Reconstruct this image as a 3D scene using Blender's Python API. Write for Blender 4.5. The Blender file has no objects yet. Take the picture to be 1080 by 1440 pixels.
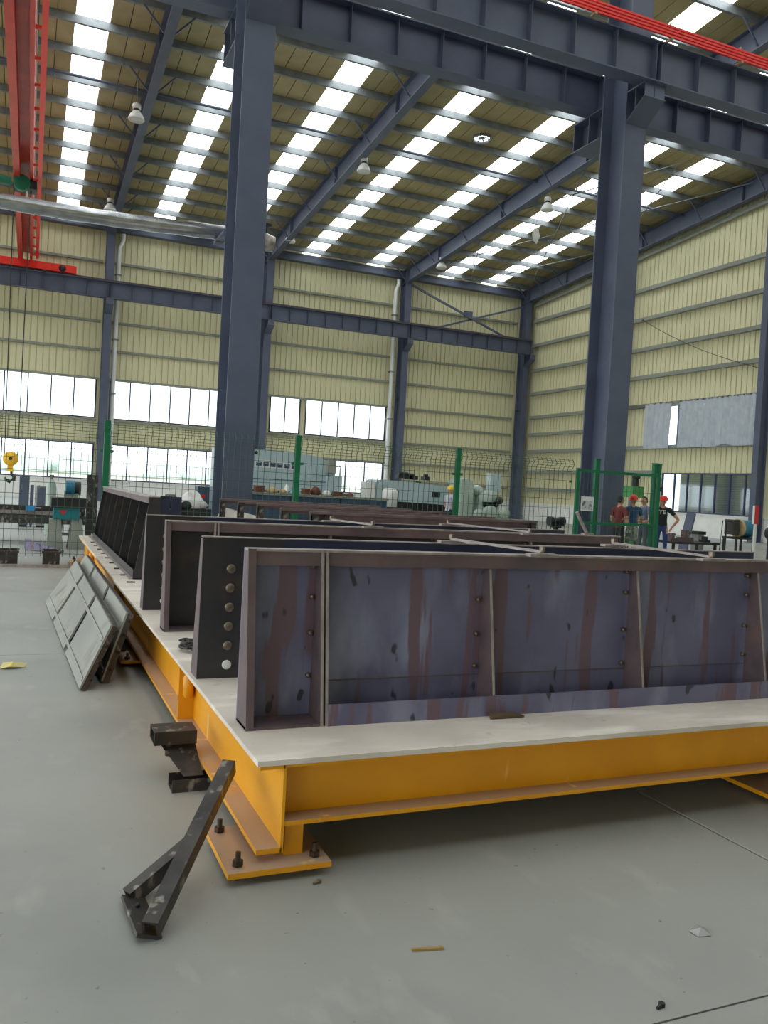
import bpy, math, random
from mathutils import Matrix, Vector
random.seed(7)
sc = bpy.context.scene
COL = sc.collection
PI = math.pi

# ------------------------------------------------------------------ camera
CAM_H = 1.5
FPX, YAW, PITCH, ROLL = 1178.2, 0.4055, -0.02666, 0.05505
fwd = Vector((math.sin(YAW)*math.cos(PITCH), math.cos(YAW)*math.cos(PITCH), math.sin(PITCH)))
rt0 = Vector((math.cos(YAW), -math.sin(YAW), 0)); up0 = rt0.cross(fwd)
RT = math.cos(ROLL)*rt0 + math.sin(ROLL)*up0
UP = -math.sin(ROLL)*rt0 + math.cos(ROLL)*up0
cd = bpy.data.cameras.new('camera'); cam = bpy.data.objects.new('camera', cd); COL.objects.link(cam)
cd.sensor_fit = 'VERTICAL'; cd.sensor_height = 36; cd.lens = FPX/1440*36
cd.clip_start = .05; cd.clip_end = 600
m = Matrix.Identity(4)
for i in range(3):
    m[i][0] = RT[i]; m[i][1] = UP[i]; m[i][2] = -fwd[i]
m[2][3] = CAM_H
cam.matrix_world = m
sc.camera = cam

# ------------------------------------------------------------------ light and exposure
SKYLIGHT = 3.2
SKY = 2.4
w = bpy.data.worlds.new('world'); sc.world = w; w.use_nodes = True
wn = w.node_tree.nodes; wl = w.node_tree.links
bg = wn['Background']; bg.inputs['Strength'].default_value = SKY
bg.inputs['Color'].default_value = (.90, .96, 1.0, 1)
sc.view_settings.view_transform = 'Standard'
sc.view_settings.look = 'None'
sc.view_settings.gamma = 1
sc.view_settings.use_curve_mapping = False
sc.view_settings.exposure = 0.58
sc.cycles.max_bounces = 8
sc.cycles.diffuse_bounces = 5
sc.cycles.transparent_max_bounces = 16
sc.cycles.use_denoising = True
sc.cycles.sample_clamp_indirect = 6

# ------------------------------------------------------------------ pixel helpers (photo 1080 x 1440)
def ray(x, y): return fwd + RT*((x-540)/FPX) + UP*((720-y)/FPX)
CAM = Vector((0, 0, CAM_H))
def onz(x, y, z): d = ray(x, y); return CAM + d*((z-CAM_H)/d.z)
def ony(x, y, Y): d = ray(x, y); return CAM + d*(Y/d.y)
def onx(x, y, X): d = ray(x, y); return CAM + d*(X/d.x)
def dep(x, y, D): return CAM + ray(x, y)*D

# ------------------------------------------------------------------ materials
def s2l(c): return tuple(((v/255)/12.92 if v/255 <= .04045 else ((v/255+.055)/1.055)**2.4) for v in c)
MATS = {}
def mat(name, c1, c2=None, scale=4, rough=.6, metal=0, bump=0, stretch=None, contrast=(.35, .65), detail=4, spec=None):
    if name in MATS: return MATS[name]
    mt = bpy.data.materials.new(name); mt.use_nodes = True
    nt = mt.node_tree; b = nt.nodes['Principled BSDF']
    b.inputs['Roughness'].default_value = rough; b.inputs['Metallic'].default_value = metal
    if spec is not None: b.inputs['Specular IOR Level'].default_value = spec
    a = s2l(c1) + (1,)
    if c2 is None:
        b.inputs['Base Color'].default_value = a
    else:
        tc = nt.nodes.new('ShaderNodeTexCoord'); mp = nt.nodes.new('ShaderNodeMapping')
        nz = nt.nodes.new('ShaderNodeTexNoise'); rp = nt.nodes.new('ShaderNodeValToRGB')
        nt.links.new(tc.outputs['Object'], mp.inputs['Vector']); nt.links.new(mp.outputs['Vector'], nz.inputs['Vector'])
        if stretch: mp.inputs['Scale'].default_value = stretch
        nz.inputs['Scale'].default_value = scale; nz.inputs['Detail'].default_value = detail
        rp.color_ramp.elements[0].position = contrast[0]; rp.color_ramp.elements[1].position = contrast[1]
        rp.color_ramp.elements[0].color = a; rp.color_ramp.elements[1].color = s2l(c2) + (1,)
        nt.links.new(nz.outputs['Fac'], rp.inputs['Fac']); nt.links.new(rp.outputs['Color'], b.inputs['Base Color'])
        if bump:
            bp = nt.nodes.new('ShaderNodeBump'); bp.inputs['Strength'].default_value = bump; bp.inputs['Distance'].default_value = .01
            nt.links.new(nz.outputs['Fac'], bp.inputs['Height']); nt.links.new(bp.outputs['Normal'], b.inputs['Normal'])
    MATS[name] = mt
    return mt
def layer(mt, color, scale, lo, hi, stretch=None, dust_up=False, rough=None, world=False, detail=5):
    """one more layer of wear (rust, stains) or dust lying on faces that look up, over the base colour"""
    nt = mt.node_tree; b = nt.nodes['Principled BSDF']
    inp = b.inputs['Base Color']
    mx = nt.nodes.new('ShaderNodeMix'); mx.data_type = 'RGBA'
    if inp.is_linked: nt.links.new(inp.links[0].from_socket, mx.inputs[6])
    else: mx.inputs[6].default_value = inp.default_value
    mx.inputs[7].default_value = s2l(color) + (1,)
    tc = nt.nodes.new('ShaderNodeTexCoord'); mp = nt.nodes.new('ShaderNodeMapping'); nz = nt.nodes.new('ShaderNodeTexNoise'); rp = nt.nodes.new('ShaderNodeMapRange')
    if stretch: mp.inputs['Scale'].default_value = stretch
    nz.inputs['Scale'].default_value = scale; nz.inputs['Detail'].default_value = detail
    rp.inputs['From Min'].default_value = lo; rp.inputs['From Max'].default_value = hi
    if world:
        g = nt.nodes.new('ShaderNodeNewGeometry'); nt.links.new(g.outputs['Position'], mp.inputs['Vector'])
    else:
        nt.links.new(tc.outputs['Object'], mp.inputs['Vector'])
    nt.links.new(mp.outputs['Vector'], nz.inputs['Vector'])
    nt.links.new(nz.outputs['Fac'], rp.inputs['Value'])
    fac = rp.outputs['Result']
    if dust_up:
        g = nt.nodes.new('ShaderNodeNewGeometry'); sp = nt.nodes.new('ShaderNodeSeparateXYZ'); mr = nt.nodes.new('ShaderNodeMapRange')
        nt.links.new(g.outputs['Normal'], sp.inputs[0]); nt.links.new(sp.outputs['Z'], mr.inputs['Value'])
        mr.inputs['From Min'].default_value = .6; mr.inputs['From Max'].default_value = .95
        mu = nt.nodes.new('ShaderNodeMath'); mu.operation = 'MULTIPLY'
        nt.links.new(mr.outputs['Result'], mu.inputs[0]); nt.links.new(fac, mu.inputs[1]); fac = mu.outputs[0]
    nt.links.new(fac, mx.inputs[0]); nt.links.new(mx.outputs[2], inp)
    return mt

M_steel = mat('slate_paint', (80, 87, 108), (90, 97, 118), scale=1.2, rough=.45)
M_steel2 = mat('slate_paint_dusty', (84, 88, 100), (96, 98, 106), scale=.8, rough=.55)
M_cream = mat('cream_sheet', (224, 219, 180), (214, 209, 172), scale=.5, rough=.5)
M_roof_shaded = mat('roof_sheet', (176, 162, 118), (156, 142, 100), scale=.9, rough=.5)  # wall cream darkened, the shade under the roof is put into the colour
M_galv = mat('galvanised', (134, 140, 142), (112, 118, 122), scale=3, rough=.45, metal=.2)
M_girt = mat('girt_paint', (150, 154, 142), (132, 136, 128), scale=2, rough=.5)
M_white = mat('white_masonry', (244, 244, 240), (232, 232, 228), scale=2, rough=.8)
M_floor = mat('concrete_floor', (148, 151, 146), (160, 162, 157), scale=.7, rough=.5, bump=.05)
layer(M_floor, (124, 127, 123), .55, .52, .78, world=True)
layer(M_floor, (170, 171, 166), 5, .58, .80, world=True, stretch=(1, .5, 1), detail=8)
layer(M_floor, (104, 102, 98), 26, .72, .80, world=True, detail=2)
M_joint = mat('joint_dark', (70, 68, 64))
M_yellow = mat('yellow_paint', (238, 168, 22), (226, 154, 18), scale=2.5, rough=.38)
layer(M_yellow, (186, 160, 138), 2, .1, .35, dust_up=True)
layer(M_yellow, (250, 214, 130), 7, .66, .74, stretch=(1, 1, .18))
M_deck = mat('deck_plate', (226, 216, 204), (206, 196, 186), scale=2.2, rough=.55, detail=8)
layer(M_deck, (238, 230, 222), 6, .52, .7, stretch=(.4, 1.2, 1))
layer(M_deck, (150, 140, 132), 9, .66, .8)
M_scale = mat('mill_scale', (114, 114, 142), (100, 99, 128), scale=3, rough=.42, metal=.1)
layer(M_scale, (138, 141, 166), 3.2, .50, .68, stretch=(1.2, 1, .5))
layer(M_scale, (112, 92, 104), 8.0, .545, .585, stretch=(1.25, 1, .13))
layer(M_scale, (62, 62, 74), 7, .665, .70, stretch=(1.6, 1, .8), detail=2)
M_rust = mat('brown_scale', (112, 94, 96), (92, 80, 84), scale=6, rough=.55, metal=.15)
layer(M_rust, (128, 90, 74), 9, .62, .74)
M_darkplate = mat('dark_plate', (62, 60, 60), (48, 48, 52), scale=3, rough=.45, metal=.2)
layer(M_darkplate, (74, 62, 52), 5, .55, .7)
M_navy = mat('navy_plate', (52, 58, 80), (42, 48, 70), scale=3, rough=.45, metal=.2)
M_edge = mat('worn_edge', (170, 160, 156), (140, 128, 124), scale=12, rough=.5, metal=.2)
M_bolt = mat('bolt_steel', (150, 140, 126), (110, 96, 80), scale=20, rough=.4, metal=.6)
M_hole_light = mat('hole_light', (220, 222, 218), rough=.4)  # white stands for light coming through the lowest hole
M_bolt_d = mat('dark_bolt', (70, 56, 42), (52, 44, 38), scale=20, rough=.5, metal=.4)
M_black = mat('grimy_black_steel', (72, 68, 65), (46, 44, 43), scale=7, rough=.5, metal=.25, bump=.3)
layer(M_black, (140, 132, 124), 18, .58, .68, stretch=(1, 1, .5))
M_conc = mat('pale_form_plate', (150, 152, 144), (132, 134, 128), scale=2, rough=.7, stretch=(2, .3, 1))
layer(M_conc, (118, 116, 106), 3, .58, .72)
M_red = mat('crane_red', (214, 62, 40), (190, 50, 36), scale=1.5, rough=.4)
M_redb = mat('bright_red', (236, 44, 30), rough=.4)
M_green = mat('fence_green', (8, 112, 74), (6, 98, 64), scale=2, rough=.35)
M_wire = mat('wire_green', (60, 92, 78), rough=.5)
M_teal = mat('teal_paint', (30, 120, 126), rough=.4)
M_motor = mat('motor_green', (20, 110, 84), rough=.4)
M_blue = mat('drum_blue', (30, 120, 150), (22, 104, 134), scale=3, rough=.35)
M_silver = mat('foil_silver', (196, 198, 200), (150, 152, 156), scale=6, rough=.25, metal=.9, stretch=(.5, 1, 1), bump=.4)
M_foil = mat('crumpled_foil', (206, 200, 192), (140, 130, 120), scale=9, rough=.4, metal=.5, bump=.8)
M_lampw = mat('lamp_shell', (226, 226, 222), rough=.35)
M_dark = mat('near_black', (30, 31, 34), rough=.5)
M_pvc = mat('white_pipe', (226, 228, 226), rough=.35)
M_machine = mat('machine_grey', (176, 194, 198), (164, 184, 188), scale=1.5, rough=.4)
M_machine2 = mat('machine_green_grey', (176, 190, 178), (150, 166, 156), scale=2, rough=.4)
M_mblue = mat('machine_dark_blue', (58, 80, 104), (46, 66, 88), scale=2, rough=.45)
M_hook = mat('hook_yellow', (240, 186, 30), rough=.4)
M_frame = mat('window_frame', (48, 54, 84), rough=.4)
M_curtain = mat('grey_curtain', (192, 199, 206), (176, 184, 194), scale=3, rough=.4)
M_signw = mat('sign_white', (214, 216, 214), rough=.5)
M_paper = mat('sign_grey', (186, 190, 190), (96, 102, 106), scale=9, rough=.5, contrast=(.5, .58))
M_tan = mat('tan_sack', (196, 176, 136), (170, 146, 104), scale=8, rough=.9)
M_brown = mat('brown_box', (112, 64, 44), (90, 52, 40), scale=8, rough=.8)
M_cyan = mat('cyan_cloth', (130, 200, 206), rough=.8)
M_cloth = mat('white_cloth', (232, 230, 226), (206, 204, 200), scale=6, rough=.9)
M_bluecap = mat('sky_blue', (40, 150, 210), rough=.5)
M_redsign = mat('sign_red', (206, 40, 44), rough=.4)
M_wood = mat('yellow_stick', (164, 136, 76), rough=.7)
M_wrap = mat('yellow_wrapper', (222, 200, 70), (196, 190, 150), scale=30, rough=.35)
M_plastic = mat('clear_scrap', (150, 152, 150), rough=.2)
M_grass = mat('outside_green', (190, 206, 194), (206, 216, 208), scale=1, rough=.9)  # foliage paled, the outdoor glare is put into the colour
M_out = mat('outside_ground', (200, 200, 194), rough=.9)
M_brickw = mat('outside_brick', (136, 134, 126), (112, 112, 106), scale=5, rough=.9)
def emis(name, col, s):
    mt = bpy.data.materials.new(name); mt.use_nodes = True; nt = mt.node_tree
    b = nt.nodes['Principled BSDF']; b.inputs['Base Color'].default_value = (.8, .85, .85, 1)
    b.inputs['Emission Color'].default_value = col + (1,); b.inputs['Emission Strength'].default_value = s
    return mt
M_sky = emis('daylit_panel', (.93, .98, 1.0), SKYLIGHT)
def glass(name, tint, gloss):
    mt = bpy.data.materials.new(name); mt.use_nodes = True; nt = mt.node_tree
    for n in list(nt.nodes):
        if n.type != 'OUTPUT_MATERIAL': nt.nodes.remove(n)
    out = nt.nodes['Material Output']; t = nt.nodes.new('ShaderNodeBsdfTransparent'); g = nt.nodes.new('ShaderNodeBsdfGlossy'); mx = nt.nodes.new('ShaderNodeMixShader')
    t.inputs[0].default_value = tint + (1,); g.inputs['Roughness'].default_value = .05; mx.inputs[0].default_value = gloss
    nt.links.new(t.outputs[0], mx.inputs[1]); nt.links.new(g.outputs[0], mx.inputs[2]); nt.links.new(mx.outputs[0], out.inputs['Surface'])
    return mt
M_glass = glass('window_glass', (.95, .98, .98), .06)
M_glass2 = glass('grey_glass', (.72, .8, .84), .10)

# ------------------------------------------------------------------ mesh builder
class MB:
    def __init__(s): s.v = []; s.f = []; s.sm = []; s.mi = []
    def add(s, vs, fs, smooth=False, mi=0, M=None):
        o = len(s.v)
        for p in vs:
            p = Vector(p)
            s.v.append(tuple(M @ p) if M is not None else tuple(p))
        for f in fs: s.f.append(tuple(o+i for i in f)); s.sm.append(smooth); s.mi.append(mi)
        return s
    def box(s, x0, x1, y0, y1, z0, z1, mi=0, M=None):
        return s.add([(x0,y0,z0),(x1,y0,z0),(x1,y1,z0),(x0,y1,z0),(x0,y0,z1),(x1,y0,z1),(x1,y1,z1),(x0,y1,z1)],
              [(0,3,2,1),(4,5,6,7),(0,1,5,4),(1,2,6,5),(2,3,7,6),(3,0,4,7)], mi=mi, M=M)
    def cbox(s, c, d, mi=0, M=None): return s.box(c[0]-d[0]/2, c[0]+d[0]/2, c[1]-d[1]/2, c[1]+d[1]/2, c[2]-d[2]/2, c[2]+d[2]/2, mi, M)
    def hexa(s, p, mi=0):  # 8 free corners, ordered like box
        return s.add(p, [(0,3,2,1),(4,5,6,7),(0,1,5,4),(1,2,6,5),(2,3,7,6),(3,0,4,7)], mi=mi)
    def prism(s, poly, axis, a, b, mi=0, M=None):
        """polygon (2-D, counter-clockwise) extruded along axis 0/1/2 from a to b"""
        n = len(poly)
        def P(u, t):
            if axis == 0: return (t, u[0], u[1])
            if axis == 1: return (u[0], t, u[1])
            return (u[0], u[1], t)
        vs = [P(u, a) for u in poly] + [P(u, b) for u in poly]
        fs = [tuple(range(n)), tuple(range(2*n-1, n-1, -1))] + [(i, i+n, (i+1) % n + n, (i+1) % n) for i in range(n)]
        return s.add(vs, fs, mi=mi, M=M)
    def bar(s, a, b, w, h=None, mi=0, upv=(0,0,1)):
        """rectangular bar from a to b"""
        a = Vector(a); b = Vector(b); d = (b-a).normalized(); u = Vector(upv)
        if abs(d.dot(u)) > .98: u = Vector((0,1,0))
        r = d.cross(u).normalized(); u = r.cross(d); h = h or w
        q = [a-r*w/2-u*h/2, a+r*w/2-u*h/2, b+r*w/2-u*h/2, b-r*w/2-u*h/2, a-r*w/2+u*h/2, a+r*w/2+u*h/2, b+r*w/2+u*h/2, b-r*w/2+u*h/2]
        return s.hexa(q, mi)
    def tube(s, pts, r, n=8, mi=0, cap=True):
        pts = [Vector(p) for p in pts]; rings = []
        rs = r if isinstance(r, (list, tuple)) else [r]*len(pts)
        ref = None
        for i, p in enumerate(pts):
            d = (pts[min(i+1, len(pts)-1)] - pts[max(i-1, 0)]).normalized()
            if ref is None or abs(d.dot(ref)) > .95: ref = Vector((0,0,1)) if abs(d.z) < .9 else Vector((1,0,0))
            a = d.cross(ref).normalized(); b = a.cross(d)
            rings.append([p + a*math.cos(2*PI*k/n)*rs[i] + b*math.sin(2*PI*k/n)*rs[i] for k in range(n)])
        vs = [q for R in rings for q in R]; fs = []
        for i in range(len(pts)-1):
            for k in range(n): fs.append((i*n+k, i*n+(k+1) % n, (i+1)*n+(k+1) % n, (i+1)*n+k))
        s.add(vs, fs, True, mi)
        if cap:
            s.add(rings[0], [tuple(range(n))], mi=mi); s.add(rings[-1], [tuple(range(n-1, -1, -1))], mi=mi)
        return s
    def lathe(s, prof, n=16, mi=0, M=None, smooth=True):
        """profile of (radius, z) turned about z"""
        vs = []; fs = []
        for (r, z) in prof:
            for k in range(n): vs.append((r*math.cos(2*PI*k/n), r*math.sin(2*PI*k/n), z))
        for i in range(len(prof)-1):
            for k in range(n): fs.append((i*n+k, i*n+(k+1) % n, (i+1)*n+(k+1) % n, (i+1)*n+k))
        return s.add(vs, fs, smooth, mi, M)
    def ell(s, c, r, n=12, mi=0):
        vs = []; fs = []; m = n//2
        for i in range(m+1):
            t = PI*i/m
            for k in range(n): vs.append((c[0]+r[0]*math.sin(t)*math.cos(2*PI*k/n), c[1]+r[1]*math.sin(t)*math.sin(2*PI*k/n), c[2]+r[2]*math.cos(t)))
        for i in range(m):
            for k in range(n): fs.append((i*n+k, (i+1)*n+k, (i+1)*n+(k+1) % n, i*n+(k+1) % n))
        return s.add(vs, fs, True, mi)
    def ibeam(s, L, h, bf, tf, tw, axis=0, a=0, mi=0):
        """I-section centred on the axis; axis 0 along x, 1 along y, 2 along z (flanges face +-y for a column)"""
        if axis == 0:
            s.box(a, a+L, -bf/2, bf/2, h/2-tf, h/2, mi); s.box(a, a+L, -bf/2, bf/2, -h/2, -h/2+tf, mi); s.box(a, a+L, -tw/2, tw/2, -h/2+tf, h/2-tf, mi)
        elif axis == 1:
            s.box(-bf/2, bf/2, a, a+L, h/2-tf, h/2, mi); s.box(-bf/2, bf/2, a, a+L, -h/2, -h/2+tf, mi); s.box(-tw/2, tw/2, a, a+L, -h/2+tf, h/2-tf, mi)
        else:
            s.box(-bf/2, bf/2, h/2-tf, h/2, a, a+L, mi); s.box(-bf/2, bf/2, -h/2, -h/2+tf, a, a+L, mi); s.box(-tw/2, tw/2, -h/2+tf, h/2-tf, a, a+L, mi)
        return s
    def mesh(s, name):
        me = bpy.data.meshes.new(name); me.from_pydata(s.v, [], s.f)
        me.polygons.foreach_set('use_smooth', s.sm); me.polygons.foreach_set('material_index', s.mi); me.update()
        return me
    def build(s, name, mats, parent=None, loc=None, rot=None):
        me = s.mesh(name)
        for q in (mats if isinstance(mats, (list, tuple)) else [mats]): me.materials.append(q)
        return link(name, me, parent, loc, rot)
def link(name, me, parent=None, loc=None, rot=None, scale=None):
    o = bpy.data.objects.new(name, me); COL.objects.link(o)
    if parent: o.parent = parent
    if loc is not None: o.location = loc
    if rot is not None: o.rotation_euler = rot
    if scale is not None: o.scale = scale
    return o
def tag(o, label, cat, group=None):
    o['label'] = label; o['category'] = cat
    if group: o['group'] = group
    return o
def thing(name, label, cat, loc=(0,0,0), rz=0, group=None):
    o = bpy.data.objects.new(name, None); COL.objects.link(o); o.empty_display_size = .1
    o.location = loc; o.rotation_euler = (0, 0, rz)
    return tag(o, label, cat, group)
def struct(name, kind='structure'):
    o = bpy.data.objects.new(name, None); COL.objects.link(o); o['kind'] = kind; o.empty_display_size = .1
    return o
def smesh(mb, name, mt):
    me = mb.mesh(name); me.materials.append(mt); return me

# ================================================================== THE BUILDING
SL = .075; RIDGE = 16.6; XL, XR = -14.2, 31.4; YB, YF = 49.85, -16.6
def zr(y): return 15.75 + SL*(49.6-RIDGE) - SL*abs(y-RIDGE)
GRID = [3.8, 12.8, 21.8, 30.8]

# floor: slabs of poured concrete with sawn joints
floor = struct('floor')
MB().box(XL-.6, XR+.6, YF-.6, YB+.3, -.30, -.05).build('subfloor', M_joint, floor)
slab = smesh(MB().prism([(.004, -.06), (5.496, -.06), (5.496, -.003), (5.49, 0), (.01, 0), (.004, -.003)], 1, .004, 5.496), 'slab', M_floor)
for i in range(-4, 6):
    for j in range(-4, 9):
        x0 = 3.0+5.5*i; y0 = 1.85+5.5*j
        link('slab', slab, floor, (x0, y0, 0))

# ceiling: sheets, daylight panels, purlins
ceil = struct('ceiling')
ang = math.atan(SL); LEN = (YB+.5-RIDGE)/math.cos(ang); LENF = (RIDGE-YF+.3)/math.cos(ang)
STRIPS = [-12.2, -7.6, -3.1, 1.5, 6.5, 10.8, 15.6, 19.9, 24.95, 28.2]; SW = 1.12
def sheet_mesh(name, w, L, mt, lip=.05):
    h = w/2
    return smesh(MB().prism([(-h, 0), (h, 0), (h, lip), (h-.02, lip), (h-.02, .012), (-h+.02, .012), (-h+.02, lip), (-h, lip)], 1, 0, L), name, mt)
edges = [XL]
for sx in STRIPS: edges += [sx-SW/2, sx+SW/2]
edges.append(XR+.2)
for back in (1, 0):
    L = LEN if back else LENF
    rot = (-ang, 0, 0) if back else (-ang, 0, PI)
    unit = sheet_mesh('roof_sheet', .578, L, M_roof_shaded); sk = sheet_mesh('skylight_panel', SW/2-.012, L, M_sky, .03)
    ed = edges
    for k in range(0, len(ed), 2):
        a, b = ed[k], ed[k+1]; n = max(1, round((b-a)/.6)); wd = (b-a)/n
        for q in range(n): link('roof_sheet', unit, ceil, (a+wd*(q+.5), RIDGE, zr(RIDGE)), rot, (wd/.605, 1, 1))
    if not back:      # unseen near span: glowing panels added, cut short to shape the foreground light
        sk = sheet_mesh('skylight_panel', SW/2-.012, 21.0, M_sky, .03); low = sheet_mesh('roof_sheet', SW/2-.012, L-21.05, M_roof_shaded)
    for sx in STRIPS:
        for d in (-SW/4, SW/4):
            link('skylight_panel', sk, ceil, (sx+d, RIDGE, zr(RIDGE)), rot)
            if not back: link('roof_sheet', low, ceil, (sx+d, RIDGE-21.03*math.cos(ang), zr(RIDGE)-21.03*math.sin(ang)), rot)
    s = 1 if back else -1
    y1 = RIDGE+s*(LEN if back else LENF)
    q = [(XL-.4, RIDGE, zr(RIDGE)+.09), (XR+.4, RIDGE, zr(RIDGE)+.09), (XR+.4, y1, zr(y1)+.09), (XL-.4, y1, zr(y1)+.09)]
    MB().hexa(q+[(p[0], p[1], p[2]+.12) for p in q]).build('light_block_slab', M_dark, ceil)  # opaque slab added above the sheets to block light through the gaps
def cee(L, h, fl, t=.012):   # C-section along x, web at y=0, flanges towards +y
    return MB().box(0, L, 0, t, 0, h).box(0, L, t, fl, 0, t).box(0, L, t, fl, h-t, h).box(0, L, fl-t, fl, t, .04).box(0, L, fl-t, fl, h-.04, h-t)
pur = smesh(cee(8.98, .275, .12), 'purlin', M_galv)
PURY = [48.9-1.97*k for k in range(17)]
PURF = [15.4-1.97*k for k in range(16)]
for y in PURY+PURF:
    for x in (-14.2, -5.2, 3.8, 12.8, 21.8):
        link('purlin', pur, ceil, (x+.01, y, zr(y)-.28))
for (y, x0, x1) in ((34.5, XL, XR), (26.2, XL, XR)):
    MB().tube([(x0, y, zr(y)-.36), (x1, y, zr(y)-.36)], .06, 8).build('tie_pipe', M_steel, ceil)
MB().box(XL, XR, 49.3, 49.8, 15.05, 15.48).build('eave_beam', M_steel, ceil)
for (x0, x1) in ((21.9, 26.3), (26.3, 30.7)):     # roof bracing rods of the last bay
    for s in (0, 1):
        for (ya, yb) in ((49, 39.5), (39.5, 30)):
            a = (x0 if s else x1, ya, zr(ya)-.42); b = (x1 if s else x0, yb, zr(yb)-.42)
            MB().tube([a, b], .025, 6).build('bracing_rod', M_galv, ceil)

# back wall ---------------------------------------------------------------
wallB = struct('wall_back'); wallR = struct('wall_right'); wallL = struct('wall_left'); wallF = struct('wall_front')
pr = [(0, .09), (0, 0)]
for k in range(3): pr += [(k/3+.14, 0), (k/3+.15, .06), (k/3+.19, .06), (k/3+.20, 0)]
pr += [(1, 0), (1, .09)]
sheet = smesh(MB().prism(pr, 2, 0, 1), 'wall_sheet', M_cream)
def clad(par, side, a0, a1, z0, z1, off=0):
    n = max(1, round((a1-a0)/1.0)); wd = (a1-a0)/n
    for q in range(n):
        a = a0+wd*q; ztop = z1
        d = .012*(q % 2)+off
        if side == 'B': link('wall_sheet', sheet, par, (a, YB+d, z0), None, (wd, 1, ztop-z0))
        elif side == 'R':
            ztop = min(z1, zr(a+wd/2)-.02)
            link('wall_sheet', sheet, par, (XR+.02+d, a+wd, z0), (0, 0, -PI/2), (wd, 1, ztop-z0))
        elif side == 'L':
            ztop = min(z1, zr(a+wd/2)-.02)
            link('wall_sheet', sheet, par, (XL-.2-d, a, z0), (0, 0, PI/2), (wd, 1, ztop-z0))
        else: link('wall_sheet', sheet, par, (a+wd, YF-d, z0), (0, 0, PI), (wd, 1, ztop-z0))
UP_WIN = [(-4.8, 3.45), (4.15, 10.9), (13.45, 15.4), (15.72, 21.15)]
LO_WIN = [(-4.8, 3.45), (4.15, 10.9), (13.45, 21.15)]
Z1, Z2, Z3, Z4 = 1.13, 3.22, 4.62, 6.84
def gaps(lo, hi, wins):
    x = lo; out = []
    for a, b in wins:
        if a > x: out.append((x, a))
        x = b
    if x < hi: out.append((x, hi))
    return out
for (a, b) in ((XL-.2, 3.8), (3.8, 12.8), (12.8, 21.8), (21.8, XR)): clad(wallB, 'B', a, b, Z4, 15.7)
for (a, b) in gaps(XL-.2, XR, UP_WIN): clad(wallB, 'B', a, b, Z3, Z4)
clad(wallB, 'B', XL-.2, XR, Z2, Z3)
for (a, b) in gaps(XL-.2, XR, LO_WIN): clad(wallB, 'B', a, b, Z1, Z2)
MB().box(XL-.2, XR+.3, YB-.12, YB+.14, 0, Z1-.02).build('dado', M_white, wallB)
MB().box(XL-.2, XR+.3, YB-.18, YB+.16, Z1-.02, Z1+.03).build('sill', M_white, wallB)
def girt_mesh(L): return smesh(cee(L, .2, .22), 'girt', M_girt)
gB = girt_mesh(8.4)
for x in (-5.2, 3.8, 12.8, 21.8):
    zs = [13.35, 11.72, 10.03, 8.44, 6.84]
    if x > 21: zs += [5.74, 4.58, 3.28, 2.1]
    for z in zs: link('girt', gB, wallB, (x+.3, YB-.17, z-.07), None, (1, .65, .62))
for z in (Z3-.1, Z2):
    for x in (-5.2, 3.8, 12.8): link('girt', gB, wallB, (x+.3, YB-.17, z-.06 if z > 4 else z-.02), None, (1, .65, .5))
WN = [0]
def window(par_axis, a0, a1, z0, z1, plane, n, gl, depth=.09):
    """strip window; panes in a dark frame; par_axis 'x' for the back wall, 'y' for the right wall"""
    WN[0] += 1
    wnd = struct('window_%d' % WN[0])
    def bx(p, q, zz0, zz1, t0=-depth/2, t1=depth/2):
        return MB().box(p, q, plane+t0, plane+t1, zz0, zz1) if par_axis == 'x' else MB().box(plane+t0, plane+t1, p, q, zz0, zz1)
    for (p, q, u, v) in ((a0, a1, z0, z0+.07), (a0, a1, z1-.07, z1)): bx(p, q, u, v).build('rail', M_frame, wnd)
    for (p, q) in ((a0, a0+.08), (a1-.08, a1)): bx(p, q, z0+.07, z1-.07).build('jamb', M_frame, wnd)
    wd = (a1-a0)/n
    for k in range(1, n): bx(a0+wd*k-.035, a0+wd*k+.035, z0+.07, z1-.07).build('mullion', M_frame, wnd)
    for k in range(n): bx(a0+wd*k+(.08 if k == 0 else .035), a0+wd*(k+1)-(.08 if k == n-1 else .035), z0+.07, z1-.07, -.008, .008).build('pane', gl, wnd)
    return wnd
for (a, b) in UP_WIN: window('x', a, b, Z3, Z4, YB, max(2, round((b-a)/1.2)), M_glass)
for (a, b) in LO_WIN: window('x', a, b, Z1+.03, Z2, YB, max(2, round((b-a)/1.2)), M_glass)

# right (gable) wall ------------------------------------------------------
RUP = [(28.95, 36.95)]; RLO = [(28.95, 35.6)]
clad(wallR, 'R', YF, YB, Z4, 30)
for (a, b) in gaps(YF, YB, RUP): clad(wallR, 'R', a, b, Z3, Z4)
clad(wallR, 'R', YF, YB, Z2, Z3)
for (a, b) in gaps(YF, YB, RLO): clad(wallR, 'R', a, b, Z1, Z2)
MB().box(XR-.1, XR+.16, YF, YB+.2, 0, Z1-.02).build('dado', M_white, wallR)
MB().box(XR-.16, XR+.18, YF, YB+.2, Z1-.02, Z1+.03).build('sill', M_white, wallR)
window('y', 28.95, 36.95, Z3, Z4, XR+.04, 7, M_glass)
window('y', 28.95, 35.6, Z1+.03, Z2, XR+.04, 7, M_glass2)
GC = [38.9, 28.7]     # wind columns of the gable
gR = girt_mesh(1.0)
def girtR(y0, y1, z, mt=None):
    o = link('girt', gR, wallR, (XR-.22, y1, z-.1), (0, 0, -PI/2), (y1-y0, 1, 1))
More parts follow.
